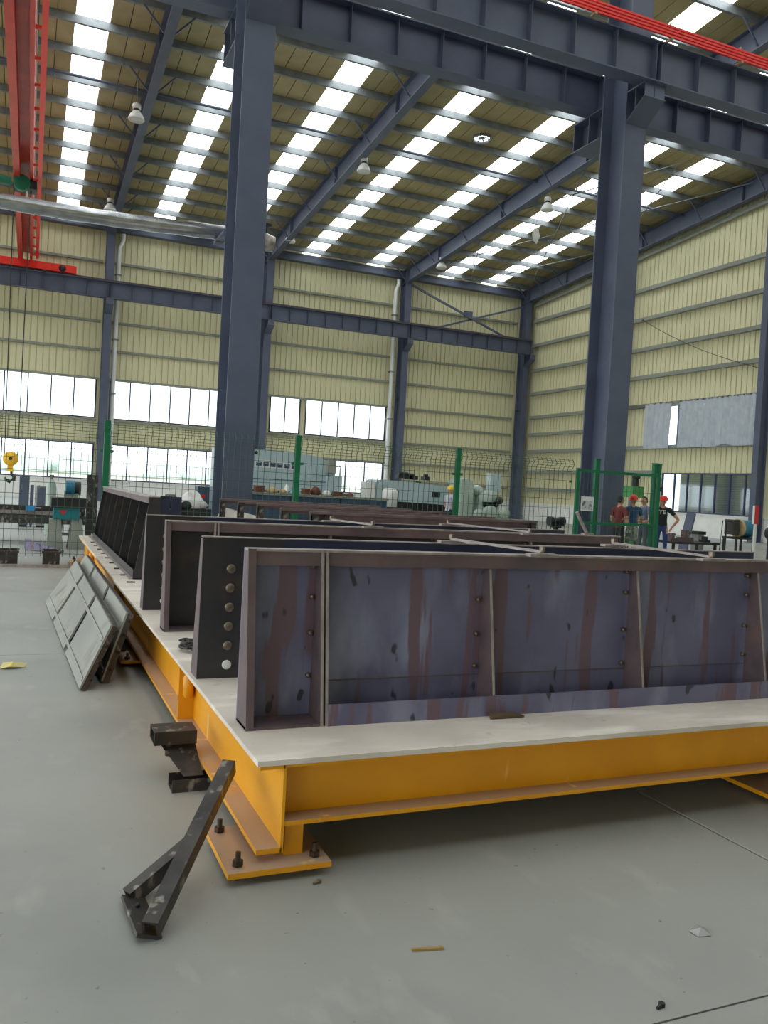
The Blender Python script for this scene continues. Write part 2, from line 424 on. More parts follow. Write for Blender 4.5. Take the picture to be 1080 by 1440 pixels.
for (y0, y1) in ((39.1, 48.7), (28.9, 38.7), (18.9, 28.5)):
    zs = [13.41, 11.75, 10.06, 8.5, 6.9]
    zs += [5.74, 4.6, 3.24, 2.08] if y0 > 39 else [4.6]
    for z in zs: girtR(y0, y1, z)
girtR(37.0, 38.7, 6.9-.0); girtR(36.0, 38.7, 3.24)
a = Vector((XR-.18, 48.7, zr(48.7)-1.35)); b = Vector((XR-.18, 18.0, zr(18.0)-1.35))
MB().bar(a, b, .16, .2).build('sloping_girt', M_girt, wallR)
# left and front walls, out of the picture: the left side stands open to the yard below
clad(wallL, 'L', YF, YB, 7.2, 30)
clad(wallF, 'F', XL-.2, XR, 0, 15.6)
MB().box(XL-.4, XL-.1, 40, YB, 0, 7.2).build('pier', M_white, wallL)

# outside -------------------------------------------------------------------
og = struct('yard_ground')
MB().box(-120, 150, YB+.4, 190, -.5, -.12).build('paving', M_out, og)
MB().box(-120, XL-.8, -60, YB+.4, -.5, -.12).build('paving', M_out, og)
MB().box(XR+.8, 60, -30, YB+.4, -.5, -.12).build('paving', M_out, og)
bw = struct('wall_outside')
course = smesh(MB().box(0, 14.0, -.02, .2, .0, .10), 'brick_course', M_brickw)
for k in range(32): link('brick_course', course, bw, (XR+2.2+.015*(k % 2), 36.6, .12*k), (0, 0, -PI/2), (1, 1, 1))
MB().box(XR+2.25, XR+2.5, 22.6, 36.6, -.1, 3.84).build('mortar', M_joint, bw)

# ================================================================== FRAME STEEL
def rafter(x, label, both):
    t = thing('roof_rafter', label, 'rafter', (x, 49.6, 0), 0, 'roof rafters')
    mb = MB()
    for (ya, yb) in ((49.55, RIDGE), (RIDGE, YF+.3)):
        for (d0, d1, wd) in ((.25, .28, .34), (.28, 1.10, .014), (1.10, 1.135, .34)):
            q = [(-wd/2, ya-49.6, zr(ya)-d1), (wd/2, ya-49.6, zr(ya)-d1), (wd/2, yb-49.6, zr(yb)-d1), (-wd/2, yb-49.6, zr(yb)-d1)]
            mb.hexa(q + [(p[0], p[1], p[2]+d1-d0) for p in q])
    mb.build('beam', M_steel, t)
    for ky, y in enumerate(PURY):
        if ky in (0, 1, 2, 4, 6, 8, 10, 12, 14):
            for s in ((-1, 1) if both else (-1,)):
                MB().bar((s*.10, y-49.6, zr(y)-1.08), (s*.85, y-49.6-.02, zr(y)-.27), .055).build('fly_brace', M_steel, t)
    for y in (44.5, 37.5, 30.5, 23.5):
        for s in (-1, 1):
            MB().box(min(s*.01, s*.16), max(s*.01, s*.16), y-49.6-.012, y-49.6+.012, zr(y)-1.10, zr(y)-.28).build('splice_plate', M_steel, t)
    return t
rafter(3.8, 'slate grey roof rafter above the drainpipe column left of the tall near column', True)
rafter(12.8, 'slate grey roof rafter running between the two tall near columns', False)
rafter(21.8, 'slate grey roof rafter ending at the top of the cross bracing', False)
rafter(30.8, 'slate grey end rafter along the top of the right-hand gable wall', False)

def column(name, label, x, y, bf, h, top, group, corb=None, tf=.03):
    t = thing(name, label, 'column', (x, y, 0), 0, group)
    MB().ibeam(top-.04, h, bf, tf, .02, 2, .04).build('shaft', M_steel, t)
    MB().box(-bf/2-.12, bf/2+.12, -h/2-.12, h/2+.12, 0, .04).build('base_plate', M_steel, t)
    for z in ((3.6, 7.4) if h < .9 else ()):
        for s in (-1, 1): MB().box(min(s*.012, s*(bf/2-.01)), max(s*.012, s*(bf/2-.01)), -h/2+tf, h/2-tf, z, z+.015).build('stiffener', M_steel, t)
    for d in (corb or ()):
        LC = .72 if h < .9 else (.62 if d < 0 else 1.2); y0 = d*(h/2); y1 = d*(h/2+LC); zl = 10.75 if d < 0 else 10.36
        for z0 in ((11.05,),):
            mb = MB()
            mb.prism([(y0, 11.03), (y0, 10.35), (y1, zl), (y1, 11.03)] if d > 0 else [(y0, 11.03), (y1, 11.03), (y1, zl), (y0, 10.35)], 0, -.012, .012)
            mb.box(-bf/2, bf/2, min(y0, y1), max(y0, y1), 11.03, 11.06)
            q = [(-bf/2, y0, 10.33), (bf/2, y0, 10.33), (bf/2, y1, zl-.02), (-bf/2, y1, zl-.02)]
            if d < 0: q = [q[1], q[0], q[3], q[2]]
            mb.hexa(q + [(p[0], p[1], p[2]+.025) for p in q])
            for f in (LC*.45, LC*.96): mb.box(-bf/2+.02, bf/2-.02, d*(h/2+f)-.01, d*(h/2+f)+.01, 10.38+(zl-10.35)*f/LC, 11.03)
            mb.build('crane_corbel', M_steel, t)
    return t
MIDY = 16.6
column('tall_column', 'tall slate H column left of centre, standing behind the dark moulds', 3.8, MIDY, .6, .92, zr(MIDY)-1.1, 'middle row of columns', (-1, 1), .04)
column('tall_column', 'tall slate H column right of centre, behind the green gate', 12.8, MIDY, .6, .92, zr(MIDY)-1.1, 'middle row of columns', (-1, 1), .04)
bl = ['slate wall column beside the left drainpipe on the back wall', 'slate wall column between the strip windows, right of the near left column',
      'slate wall column beside the long white drainpipe near the cross bracing', 'slate corner column where back wall and gable wall meet']
for x, l in zip(GRID, bl): column('wall_column', l, x, 49.15, .42, .8, zr(49.5)-.26, 'back wall columns', (-1,))
for y, l in zip(GC, ('gable wall column seen just right of the big near column', 'gable wall column at the right edge of the picture by the blue drum')):
    t = thing('gable_column', l, 'column', (XR-.5, y, 0), PI/2, 'gable columns')
    MB().ibeam(zr(y)-1.2, .5, .34, .02, .014, 2, 0).build('shaft', M_steel, t)
    MB().box(-.25, .25, -.33, .33, 0, .03).build('base_plate', M_steel, t)

# crane runway girders, one per bay
def girder(label, x0, x1, y, group, mt=M_steel, rail=True):
    t = thing('crane_girder', label, 'girder', (x0, y, 11.06), 0, group)
    L = x1-x0-.02
    mb = MB(); mb.box(0, L, -.2, .2, 0, .025); mb.box(0, L, -.006, .006, .025, .87); mb.box(0, L, -.22, .22, .87, .90); mb.build('beam', mt, t)
    n = int(L/1.12)
    for s in (-1, 1):
        st = smesh(MB().box(-.006, .006, min(s*.006, s*.18), max(s*.006, s*.18), .025, .87), 'stiffener', mt)
        for k in range(n+1): link('stiffener', st, t, (.06+(L-.12)*k/n, 0, 0))
    if rail: MB().box(0, L, -.035, .035, .90, .92).box(0, L, -.012, .012, .92, .98).box(0, L, -.035, .035, .98, 1.02).build('crane_rail', M_rust, t)
    return t
wl_ = ['crane girder on the back wall under the red crane end carriage', 'crane girder on the back wall behind the tall near left column',
       'crane girder on the back wall above the two-part strip window', 'crane girder on the back wall under the cross bracing']
for k, l in enumerate(wl_): girder(l, -5.2+9*k, 3.8+9*k, 48.3, 'back wall crane girders')
NG, FG = 15.62, 17.55
ml = [('near overhead crane girder running to the top edge left of centre', 'far overhead crane girder at the top left behind the tall column'), ('near overhead crane girder carrying red rails between the two tall columns', 'far overhead crane girder spanning between the two tall columns'),
      ('near overhead crane girder carrying red rails right of the right column', 'far overhead crane girder right of the right tall column')]
for k, l in enumerate(ml):
    if k: girder(l[0], -5.2+9*k, 3.8+9*k, NG, 'middle crane girders')
    girder(l[1], -5.2+9*k, 3.8+9*k, FG, 'middle crane girders')
# red conductor bars along the near girder
cr = thing('conductor_bars', 'bright red conductor bars clipped along the top of the near crane girder', 'conductor bar', (3.8, NG-.28, 12.06))
cb = smesh(MB().box(0, 18.0, -.022, .022, -.022, .022), 'bar', M_redb)
for k in range(4): link('bar', cb, cr, (0, -.02+.02*k, .0+.085*k))
for k in range(9):
    b = MB().box(-.03, .03, -.05, .32, -.06, -.02).box(-.02, .02, .03, .06, -.06, .34).build('clip', M_tan, cr, (.8+2.1*k, 0, 0))
MB().ell((0, 0, 0), (.16, .1, .08), 10).build('wrapped_joint', M_cloth, cr, (12.35, -.05, .30))

# cross bracing of the end bay
xb = thing('cross_bracing', 'X-shaped steel cross bracing high on the back wall by the corner', 'bracing', (26.3, 49.0, 12.1))
MB().bar((-4.3, 0, 2.55), (3.0, 0, .0), .10, .12).build('diagonal', M_steel, xb)
MB().bar((4.3, .12, 2.3), (-2.4, .12, .0), .10, .12).build('diagonal', M_steel, xb)
MB().cbox((0, .06, 1.2), (.55, .2, .4)).build('gusset_plate', M_steel, xb)

# downpipes
for (x, yy, l, zt) in ((4.28, 49.35, 'white drainpipe on the back wall beside the leftmost column', 14.6), (21.18, 49.35, 'long white drainpipe on the back wall left of the cross bracing', 14.6)):
    t = thing('drainpipe', l, 'pipe', (x, yy, 0), 0, 'drainpipes')
    MB().tube([(.2, .1, zt+.35), (.2, .1, zt), (0, 0, zt-.45), (0, 0, .05)], .13, 10).build('pipe', M_pvc, t)
    for z in (3, 6, 9, 12.6): MB().box(-.17, .17, -.17, .2, z, z+.06).build('bracket', M_galv, t)

# high-bay lamps under the rafters
def lamp(x, y, z, label):
    t = thing('high_bay_lamp', label, 'lamp', (x, y, z), 0, 'high bay lamps')
    MB().lathe([(.0, -.28), (.30, -.30), (.31, -.27), (.24, -.10), (.14, .03), (.12, .05)], 18).lathe([(.29, -.295), (.22, -.10), (.0, -.02)], 18).build('shade', M_lampw, t)
    MB().lathe([(.12, .05), (.12, .12)], 12).build('neck', M_dark, t)
    MB().lathe([(0, .30), (.15, .30), (.16, .27), (.16, .13), (.12, .12), (0, .12)], 14).build('ballast_housing', M_lampw, t)
    MB().tube([(0, 0, .30), (0, 0, zr(y)-.27-z)], .018, 6).build('hanging_wire', M_galv, t)
p = onz(192, 158, 15.35); lamp(p.x, p.y, p.z, 'large white high bay lamp hanging right of the red crane, upper left')
p = onz(155, 288, 15.0); lamp(p.x, p.y, p.z, 'small white high bay lamp just above the silver duct')
for (px, py, X, l) in ((512, 232, 12.95, 'white high bay lamp on the rafter between the near columns, the nearer one'), (408, 333, 12.95, 'white high bay lamp beside the foil-wrapped duct end'),
                       (770, 287, 21.9, 'white high bay lamp on the third rafter, left of the right near column'), (621, 370, 21.9, 'white high bay lamp nearest the cross bracing')):
    p = onx(px, py, X); lamp(p.x, p.y, p.z, l)
p = onx(754, 330, 22.2)
t = thing('plastic_scrap', 'white plastic scrap dangling below the roof near the third rafter', 'scrap', p)
MB().add([(-.12,0,.3),(.14,.05,.32),(.18,-.05,-.05),(.1,.08,-.42),(-.14,.0,-.3),(-.2,.06,0),(-.10,.05,.3),(.12,.1,.3),(.15,.0,-.05),(.08,.12,-.4),(-.12,.06,-.28),(-.17,.1,0)],
    [(0,1,2,3,4,5),(11,10,9,8,7,6),(0,6,7,1),(1,7,8,2),(2,8,9,3),(3,9,10,4),(4,10,11,5),(5,11,6,0)]).build('sheet', M_cloth, t)
MB().tube([(0, 0, .3), (-.05, 0, zr(p.y)-.002-p.z)], .012, 5).build('string', M_galv, t)
# round roof ventilator
p = Vector((17.6, 32.5, zr(32.5)-.06))
t = thing('roof_ventilator', 'round silver roof ventilator between two skylight strips', 'ventilator', p)
t.rotation_euler = (-ang, 0, 0)
MB().lathe([(.36, .05), (.40, .05), (.42, -.08), (.40, -.10), (.36, -.08), (.36, .05)], 24).build('rim', M_galv, t)
MB().lathe([(0, .035), (.37, .035)], 24).build('dome', M_sky, t)
for k in range(8):
    a = k*PI/4
    MB().bar((.05*math.cos(a), .05*math.sin(a), .0), (.36*math.cos(a), .36*math.sin(a), .01), .06, .02).build('vane', M_galv, t)
MB().lathe([(0, -.05), (.07, -.05), (.07, .03)], 12).build('hub', M_galv, t)

# silver duct fixed behind the middle columns
DY = 17.95
pa = ony(0, 281, DY); pb = ony(352, 335, DY)
t = thing('silver_duct', 'long silver foil-wrapped duct crossing high on the left with a valve at its end', 'duct', (pb.x, DY, pb.z))
n = 40; pts = []; rs = []
for k in range(n+1):
    f = k/n; x = -16+16*f
    pts.append((x, .02*math.sin(9*f), (pa.z-pb.z)*(1-f)*1.6+.03*math.sin(14*f)-.06*math.sin(PI*f))); rs.append(.145+.012*(k % 2))
MB().tube(pts, rs, 14).build('pipe', M_silver, t)
MB().tube([(-.1, 0, .0), (.12, 0, .0), (.3, 0, -.03), (.52, 0, -.05)], [.155, .22, .20, .16], 10).build('foil_wrap', M_foil, t)
v = MB().tube([(.34, 0, .15), (.34, 0, .34)], .03, 8).build('valve_stem', M_dark, t)
MB().lathe([(.10, -.012), (.135, -.012), (.135, .012), (.10, .012), (.10, -.012)], 16).bar((-.11, 0, 0), (.11, 0, 0), .025).bar((0, -.11, 0), (0, .11, 0), .025).build('handwheel', M_dark, v, (.34, 0, .34))
MB().box(-.75, -.6, -.88, -.1, -.22, -.16).box(-.75, -.6, -.16, .16, -.22, -.15).build('bracket', M_steel, t)

# red overhead travelling crane
ct = thing('overhead_crane', 'red overhead travelling crane bridge at the upper left with hanging hook', 'crane', (-.4, 48.3, 12.08), -.004)
Y0, Y1 = 0.25, -30.75      # local span from the wall girder to the middle girder
MB().box(-.42, -.19, Y1, Y0, .36, 1.5).build('box_girder', M_red, ct)
MB().box(-.19, .15, Y1, Y0, .85, 1.48).build('inner_web', M_red, ct)
MB().box(.15, .27, Y1, Y0, .40, 1.5).build('rail_beam', M_red, ct)
MB().tube([(.31, Y1, .62), (.31, Y0-1, .62)], .018, 6).build('cable', M_lampw, ct)
for yc in (0, -30.75):
    e = MB().box(-2.2, 2.4, yc-.2, yc+.2, .01, .40).box(2.4, 2.45, yc-.24, yc+.24, .01, .36).build('end_carriage', M_redb, ct)
    
    for x in (1.75, -1.6):
        MB().lathe([(0, -.26), (.10, -.26), (.10, -.24), (.18, -.22), (.18, .2), (0, .2)], 16, M=Matrix.Translation((x, yc, .19)) @ Matrix.Rotation(-PI/2, 4, 'X')).build('wheel', M_dark, e)
MB().prism([(.40, .40), (.40, .01), (.75, .01)], 1, -.18, .18).build('gusset', M_redb, ct)
wk = MB().box(.42, .57, Y1, Y0-.6, .46, .60).build('walkway_rail', M_redb, ct)
MB().box(.47, .52, Y1, Y0-.6, 1.5, 1.56).build('hand_rail', M_redb, wk)
for k in range(18):
    y = Y0-1.2-1.72*k
    MB().box(.27, .46, y-.04, y+.04, .48, .56).build('rung', M_redb, wk)
    MB().box(.475, .515, y-.02, y+.02, .56, 1.52).build('rail_post', M_redb, wk)
# hoist with two ropes and a hook block
p = onz(38, 262, 12.3); hy = p.y-48.3
h = MB().box(-.42, .40, hy-.35, hy+.35, .05, .36).build('hoist_body', M_dark, ct)
MB().tube([(-.98, hy, .34), (-.5, hy, .30)], .17, 12).build('motor', M_motor, ct)
MB().tube([(-.12, hy-.55, .18), (-.12, hy-.33, .18)], .30, 16).build('motor', M_motor, ct)
MB().box(.02, .1, hy-.3, hy-.1, -.45, .05).build('limit_switch', M_lampw, ct)
hk = ony(17, 645, 48.3+hy); hx = hk.x+.4; hz = hk.z-12.08
for d in (-.22, .24): MB().tube([(hx+d*1.3, hy, .1), (hx+d, hy, hz+.1)], .022, 6).build('hoist_rope', M_dark, ct)
hb = MB().lathe([(0, -.14), (.24, -.14), (.28, -.08), (.28, .08), (.24, .14), (0, .14)], 20, M=Matrix.Translation((hx, hy, hz)) @ Matrix.Rotation(PI/2, 4, 'X')).build('hook_block', M_hook, ct)
MB().tube([(hx, hy-.15, hz), (hx, hy+.15, hz)], .07, 10).build('sheave_pin', M_dark, hb)
MB().box(hx-.10, hx+.10, hy-.07, hy+.07, hz-.50, hz-.24).build('shank', M_hook, hb)
hp_ = [(hx+.05, hy, hz-.50), (hx+.05, hy, hz-.58), (hx+.15, hy, hz-.68), (hx+.14, hy, hz-.80), (hx, hy, hz-.88), (hx-.14, hy, hz-.82), (hx-.17, hy, hz-.72)]
MB().tube(hp_, [.05, .05, .07, .08, .08, .06, .025], 8).build('hook', M_dark, hb)

# grey curtains over the upper gable window
def curtain(y0, y1, label, z0=4.52, z1=6.92, seed=0, sag=0.0):
    rd = random.Random(seed)
    n = max(8, int((y1-y0)/.07)); rows = 7; vs = []; fs = []
    t = tag(bpy.data.objects.new('curtain', None), label, 'curtain', 'grey window curtains'); COL.objects.link(t); t.location = (XR-.32, y0, z0)
    ph = rd.random()*6
    for s in (0, 1):
        for r in range(rows):
            f = r/(rows-1)
            for k in range(n+1):
                u = k/n
                x = .085*math.sin(u*(y1-y0)*2*PI/.42+ph+.8*f)*(1-.35*f)+.03*math.sin(u*11+f*3+ph)
                zz = (z1-z0)*f - (sag*math.sin(PI*u)*(1-f)) - .04*math.sin(u*23+ph)*(f > .9)
                vs.append((x+s*.012, u*(y1-y0)+.03*math.sin(f*5+ph)*(1-f)*math.sin(PI*u), zz))
    N = (n+1)*rows
    for s in (0, 1):
        for r in range(rows-1):
            for k in range(n):
                q = [s*N+r*(n+1)+k, s*N+r*(n+1)+k+1, s*N+(r+1)*(n+1)+k+1, s*N+(r+1)*(n+1)+k]
                fs.append(tuple(q if s else q[::-1]))
    MB().add(vs, fs, True).build('cloth', M_curtain, t)
    for k in range(int((y1-y0)/.4)+1):
        MB().box(-.03, .20, k*.4+.05, k*.4+.09, z1-z0-.02, z1-z0+.06).build('hanging_ring', M_galv, t)
def yR(px, py=600): return onx(px, py, XR-.3).y
cs = [(907, 943, 'grey curtain left of the bright window gap on the gable wall'), (953, 988, 'grey curtain just right of the bright window gap'),
      (988, 1009, 'narrow grey curtain between two wide curtains, third from the left'), (1009, 1032, 'grey curtain with the uneven lower hem, fourth from the left'), (1032, 1074, 'rightmost wide grey curtain at the right edge column')]
for k, (a, b, l) in enumerate(cs): curtain(yR(b)+.005, yR(a)-.005, l, seed=k, sag=-.12 if k == 3 else 0)

# slack cable across the gable wall
a = onx(903, 450, XR-.3); b = onx(1066, 517, XR-.3)
t = thing('slack_cable', 'thin dark cable hanging slack across the gable wall girts', 'cable', (a.x, a.y, a.z))
MB().tube([tuple((b-a)*(k/14)+Vector((0, 0, -.55*math.sin(PI*k/14)*.5))) for k in range(15)], .016, 6).build('cable', M_dark, t)
MB().box(-.03, .22, -.04, .04, -.04, .04).build('clip', M_galv, t)

# ================================================================== THE YELLOW PLATFORM AND WHAT STANDS ON IT
def wb(mb, name, mt, par):
    """build in world coordinates under an unrotated thing"""
    o = mb.build(name, mt, par)
    r = par
    while r.parent: r = r.parent
    o.matrix_parent_inverse = Matrix.Translation(-Vector(r.location)) if par is r else Matrix.Identity(4)
    return o
HP = .45
pf = thing('steel_platform', 'long yellow steel platform with grey deck plates carrying the dark moulds', 'platform', (.95, 3.06, 0))
def wsec(x0, y0, x1, y1, z0, z1, bf, tf=.018, tw=.012):
    mb = MB()
    if abs(x1-x0) > abs(y1-y0):
        yc = y0
        mb.box(x0, x1, yc-bf/2, yc+bf/2, z1-tf, z1).box(x0, x1, yc-bf/2, yc+bf/2, z0, z0+tf).box(x0, x1, yc-tw/2, yc+tw/2, z0+tf, z1-tf)
    else:
        xc = x0
        mb.box(xc-bf/2, xc+bf/2, y0, y1, z1-tf, z1).box(xc-bf/2, xc+bf/2, y0, y1, z0, z0+tf).box(xc-tw/2, xc+tw/2, y0, y1, z0+tf, z1-tf)
    return mb
PX1, PY1 = 6.2, 14.92
for (x, d) in ((.962, -1), (6.08, 1)):
    wb(MB().box(x-.006, x+.006, 3.06, PY1, .083, HP-.021).box(min(x, x+d*.1), max(x, x+d*.1), 3.06, PY1, .083, .103).box(min(x, x+d*.1), max(x, x+d*.1), 3.06, PY1, HP-.041, HP-.021), 'side_beam', M_yellow, pf)
for y in (3.165, 14.8): wb(wsec(.97, y, 6.07, y, .182, HP-.021, .2), 'front_beam', M_yellow, pf)
for y in (5.4, 7.8, 10.2, 12.6): wb(wsec(.97, y, 6.07, y, .182, HP-.021, .14), 'cross_beam', M_yellow, pf)
for (y0, y1, x0) in ((3.042, 6.9, .847), (6.902, 8.75, .847), (8.752, 12.2, .862), (12.202, PY1, .862)):
    wb(MB().box(x0, PX1, y0, y1, HP-.021, HP), 'deck_plate', M_deck, pf)
for y in (4.89, 8.8, 12.78):
    st = wb(MB().box(.866, .955, y, y+.012, .102, HP-.04), 'stiffener', M_yellow, pf)
    o = MB().tube([(.915, y-.03, .235), (.915, y-.03, .25), (.915, y-.03, .355), (.915, y-.03, .37)], [.018, .03, .03, .018], 12).build('lifting_pin', M_yellow, pf)
    o.matrix_parent_inverse = Matrix.Translation((-.95, -3.06, 0))
wb(MB().box(1.0, 1.055, 8.8, PY1-.05, HP, HP+.012).box(1.048, 1.055, 8.8, PY1-.05, HP+.012, HP+.045), 'guide_angle', M_edge, pf)
for k in range(9): wb(MB().box(.95, 1.03, 8.5+.62*k, 8.53+.62*k, HP, HP+.012), 'locating_tab', M_bolt_d, pf)
for y in (3.0, 6.75, 10.6, 14.45):
    for (x, w_) in ((.743, .405), (3.55, .42), (5.85, .42)):
        fp = wb(MB().box(x, x+w_, y, y+.435, .03, .052), 'foot_plate', M_yellow, pf)
        wb(MB().box(x+w_*.5, x+w_*.5+.11, y+.12, y+.28, .052, .182 if x > 1 else .083), 'pedestal', M_yellow, pf)
        if x < 1: wb(MB().box(.985, 1.06, y+.1, y+.22, .052, .182), 'pedestal', M_yellow, pf)
        for (dx, dy) in ((.05, .06), (.05, .385), (w_-.05, .06), (w_-.05, .385)):
            b = MB()
            b.lathe([(0, .105), (.011, .105), (.011, .0), (.0, .0)], 10)
            b.lathe([(0, .074), (.021, .074), (.021, .054), (.0, .054)], 6, smooth=False).lathe([(0, .03), (.02, .03), (.02, .014), (0, .014)], 6, smooth=False)
            o = b.build('jack_bolt', M_bolt_d, pf, (x+dx-.95, y+dy-3.06, 0))

STUD = smesh(MB().lathe([(0, -.022), (.010, -.022), (.012, -.016), (.012, 0), (0, 0)], 8, M=Matrix.Rotation(-PI/2, 4, 'X')), 'weld_stud', M_bolt)
def ribbed(label, loc, rz, L, ht, ribs, db, dt, plate_m, rail_m, doubles=(), studs=True, base_first=True, rib_m=None):
    """mould side: skin plate at local y=0, tapered ribs towards local -y, top rail, base angle"""
    t = thing('ribbed_mould_panel', label, 'mould panel', loc, rz, 'ribbed mould panels')
    MB().box(0, L, 0, .012, 0, ht).build('skin_plate', plate_m, t)
    MB().box(0, L, -dt-.012, 0, ht-.010, ht).build('top_flange', M_edge if rail_m is M_rust else rail_m, t)
    MB().box(.02, L-.02, -dt-.008, -dt, ht-.072, ht-.010).build('top_rail', rail_m, t)
    def ribm(x, w_=.010, fl=0, mt=None):
        mt = rib_m or rail_m; tall = (x < .4 and not rib_m); zt_ = ht-.001 if tall else ht-.074
        mb = MB().prism([(0, .0), (-db, .0), (-dt, ht-.075), (-dt, ht-.010), (0, ht-.010)][::-1], 0, x, x+w_)
        o = mb.build('rib', mt, t)
        MB().hexa([(x-.001, -db-.004, .001), (x+w_+.001+fl, -db-.004, .001), (x+w_+.001+fl, -db, .001), (x-.001, -db, .001),
                   (x-.001, -dt-(.014 if tall else .004), zt_), (x+w_+.001+fl, -dt-(.014 if tall else .004), zt_), (x+w_+.001+fl, -dt, zt_), (x-.001, -dt, zt_)]).build('rib_edge', (M_edge if not fl else rail_m) if not rib_m else rib_m, o)
    for x in ribs:
        if x in doubles:
            ribm(x-.012); ribm(x+.010)
        else: ribm(x, fl=.022 if x == ribs[0] else 0)
    x1 = ribs[1] if base_first else 0
    if base_first: MB().box(.0, x1, -db, 0, 0, .012).build('base_plate', rail_m, t)
    MB().box(x1+.02, L, -db, 0, 0, .010).box(x1+.02, L, -db-.006, -db+.002, 0, .095).build('base_angle', plate_m, t)
    MB().box(x1+.02, L, -.006, 0, .16, .164).build('weld_seam', M_rust, t)
    if studs:
        rd = random.Random(3)
        for x in ribs[1:]:
            for z in (.2, .38, .55, .68): link('weld_stud', STUD, t, (x-.028, -.001, ht*z/.76+rd.uniform(-.02, .02)))
    return t
RIBS = (0, .345, 1.205, 2.105, 2.97, 3.88)
ribbed('nearest ribbed mould panel in front with purple rust streaks', (.895, 3.603, HP), 0, 3.89, .765, RIBS, .17, .055, M_scale, M_rust, doubles=(.345,))
ribbed('ribbed mould panel behind the plate with six bolts, second of its kind', (.905, 5.96, HP), 0, 3.88, .757, RIBS, .17, .055, M_darkplate, M_rust, doubles=(.345,))  # same panel as the front one, its shadow put into a darker plate colour

def flat_panel(label, loc, L, ht):
    t = thing('flat_mould_panel', label, 'mould panel', loc, 0, 'flat mould panels')
    e = MB().box(0, .44, 0, .014, 0, ht).build('end_plate', M_darkplate, t)
    MB().box(.4401, L, .001, .014, 0, ht-.002).build('face_plate', M_navy, t)
    MB().box(0, L, -.001, .05, ht-.002, ht+.004).build('top_edge', M_edge, t)
    for x in (0, .9, 1.8, 2.7, L-.012): MB().prism([(.014, 0), (.17, 0), (.06, ht-.01), (.014, ht-.01)], 0, x, x+.012).build('rib', M_rust if x == 0 else M_navy, t)
    for k in range(6):
        z = .585-.1025*k
        mt = M_hole_light if k == 5 else M_bolt  # lowest disc is a hole, its light put into the colour
        MB().lathe([(0, .012), (.021, .012), (.025, .008), (.025, 0), (0, 0)], 14, M=Matrix.Rotation(PI/2, 4, 'X')).build('bolt', mt, e, (.155, 0, z))
    return t
flat_panel('flat mould panel with six bolts, directly behind the nearest ribbed one', (.868, 4.40, HP), 3.88, .75)
flat_panel('flat mould panel farther back with light showing white through its lowest hole', (.885, 6.76, HP), 3.93, .75)

f5 = ribbed('long ribbed mould panel along the platform edge beside the green post', (1.27, 14.35, HP), -PI/2, 5.56, .85, (0, .8, 1.6, 2.4, 3.2, 4.0, 4.8, 5.55), .225, .10, M_darkplate, M_rust, base_first=False, studs=False, rib_m=M_darkplate)
for k, (x0, x1) in enumerate(((.012, .105), (.115, .225))):
    MB().box(5.52, 5.535, x0, x1, 0, .86-.004*k).build('end_plate', M_navy, f5)

def open_frame(label, x, y, ht, L, deep=.08, thick=.07):
    t = thing('channel_frame', label, 'frame', (x, y, HP), 0, 'open channel frames')
    MB().box(0, L, -.05, .05, ht-.008, ht).box(0, L, .042, .05, ht-thick, ht-.008).box(0, L, -.05, -.042, ht-.03, ht-.008).build('top_channel', M_rust, t)
    MB().box(0, L, -.05, -.048, ht-.001, ht+.003).build('top_edge', M_edge, t)
    for xx in (0, L-.09): MB().prism([(xx, .0), (xx+.09, 0), (xx+.09, ht-.01), (xx, ht-.01)], 1, -.04, -.03).box(xx, xx+.01, -.04, .05, 0, ht-.01).build('post', M_black, t)
    MB().box(.09, L-.09, -.02, .02, .02, .06).build('bottom_bar', M_black, t)
    return t
fl_ = ['rearmost open channel frame on the platform, beside the tall column', 'second open channel frame from the back of the platform', 'third open channel frame from the back of the platform',
       'fourth open channel frame from the back of the platform']
for (px, py, l, L) in ((310, 701, fl_[0], 2.9), (335, 705, fl_[1], 2.9), (362, 708, fl_[2], 3.0), (395, 714, fl_[3], 3.1)):
    p = onz(px, py, 1.2); open_frame(l, p.x, p.y, 1.2-HP, L)
p = onz(437, 719, 1.2); t = open_frame('nearest and heaviest open channel frame with deep brown beam', p.x, p.y, 1.2-HP, 3.1, thick=.13)
MB().bar((.02, 0, .3), (.22, 0, .72), .03, .05).build('corner_brace', M_black, t)

# white board leaning at the back of the platform
wbd = thing('white_board', 'white board with a sloping top edge behind the open frames', 'board', (3.1, 14.8, HP))
q = [ony(px, py, 14.8) for (px, py) in ((296, 742), (314, 713), (404, 737), (430, 745))]
z0 = HP
mb = MB().prism([(q[0].x, z0), (q[3].x, z0), (q[3].x, q[3].z), (q[2].x, q[2].z), (q[1].x, q[1].z), (q[0].x, q[0].z)], 1, 14.785, 14.815)
wb(mb, 'sheet', M_cloth, wbd)
wb(MB().bar((3.3, 14.86, HP), (3.3, 14.82, .9), .05), 'batten', M_tan, wbd)

# tie bars lying across the moulds
def tie(label, p, q, zt=1.222):
    a = onz(p[0], p[1], zt); b = onz(q[0], q[1], zt); a.z = b.z = zt+.012
    t = thing('tie_bar', label, 'tie bar', (b.x, b.y, zt)); d = (a-b)
    MB().bar((0, 0, .016), tuple(d+Vector((0, 0, .016))), .022, .012).build('bar', M_edge, t)
    for f in (0.0, 1.0):
        c = d*f; MB().cbox((c.x, c.y, .0), (.16, .05, .014)).build('end_plate', M_edge, t)
        MB().lathe([(0, .03), (.016, .03), (.016, .006), (0, .006)], 6, M=Matrix.Translation((c.x, c.y, .012)), smooth=False).build('nut', M_bolt, t)
tie('pale tie bar across the front moulds, left of centre of the front top rail', (635, 762), (762, 780.5))
tie('pale tie bar across the front moulds near their right end', (862, 767), (1000, 787))
tie('short pale tie bar across the rear moulds, left one', (466, 733), (524, 741), 1.213)
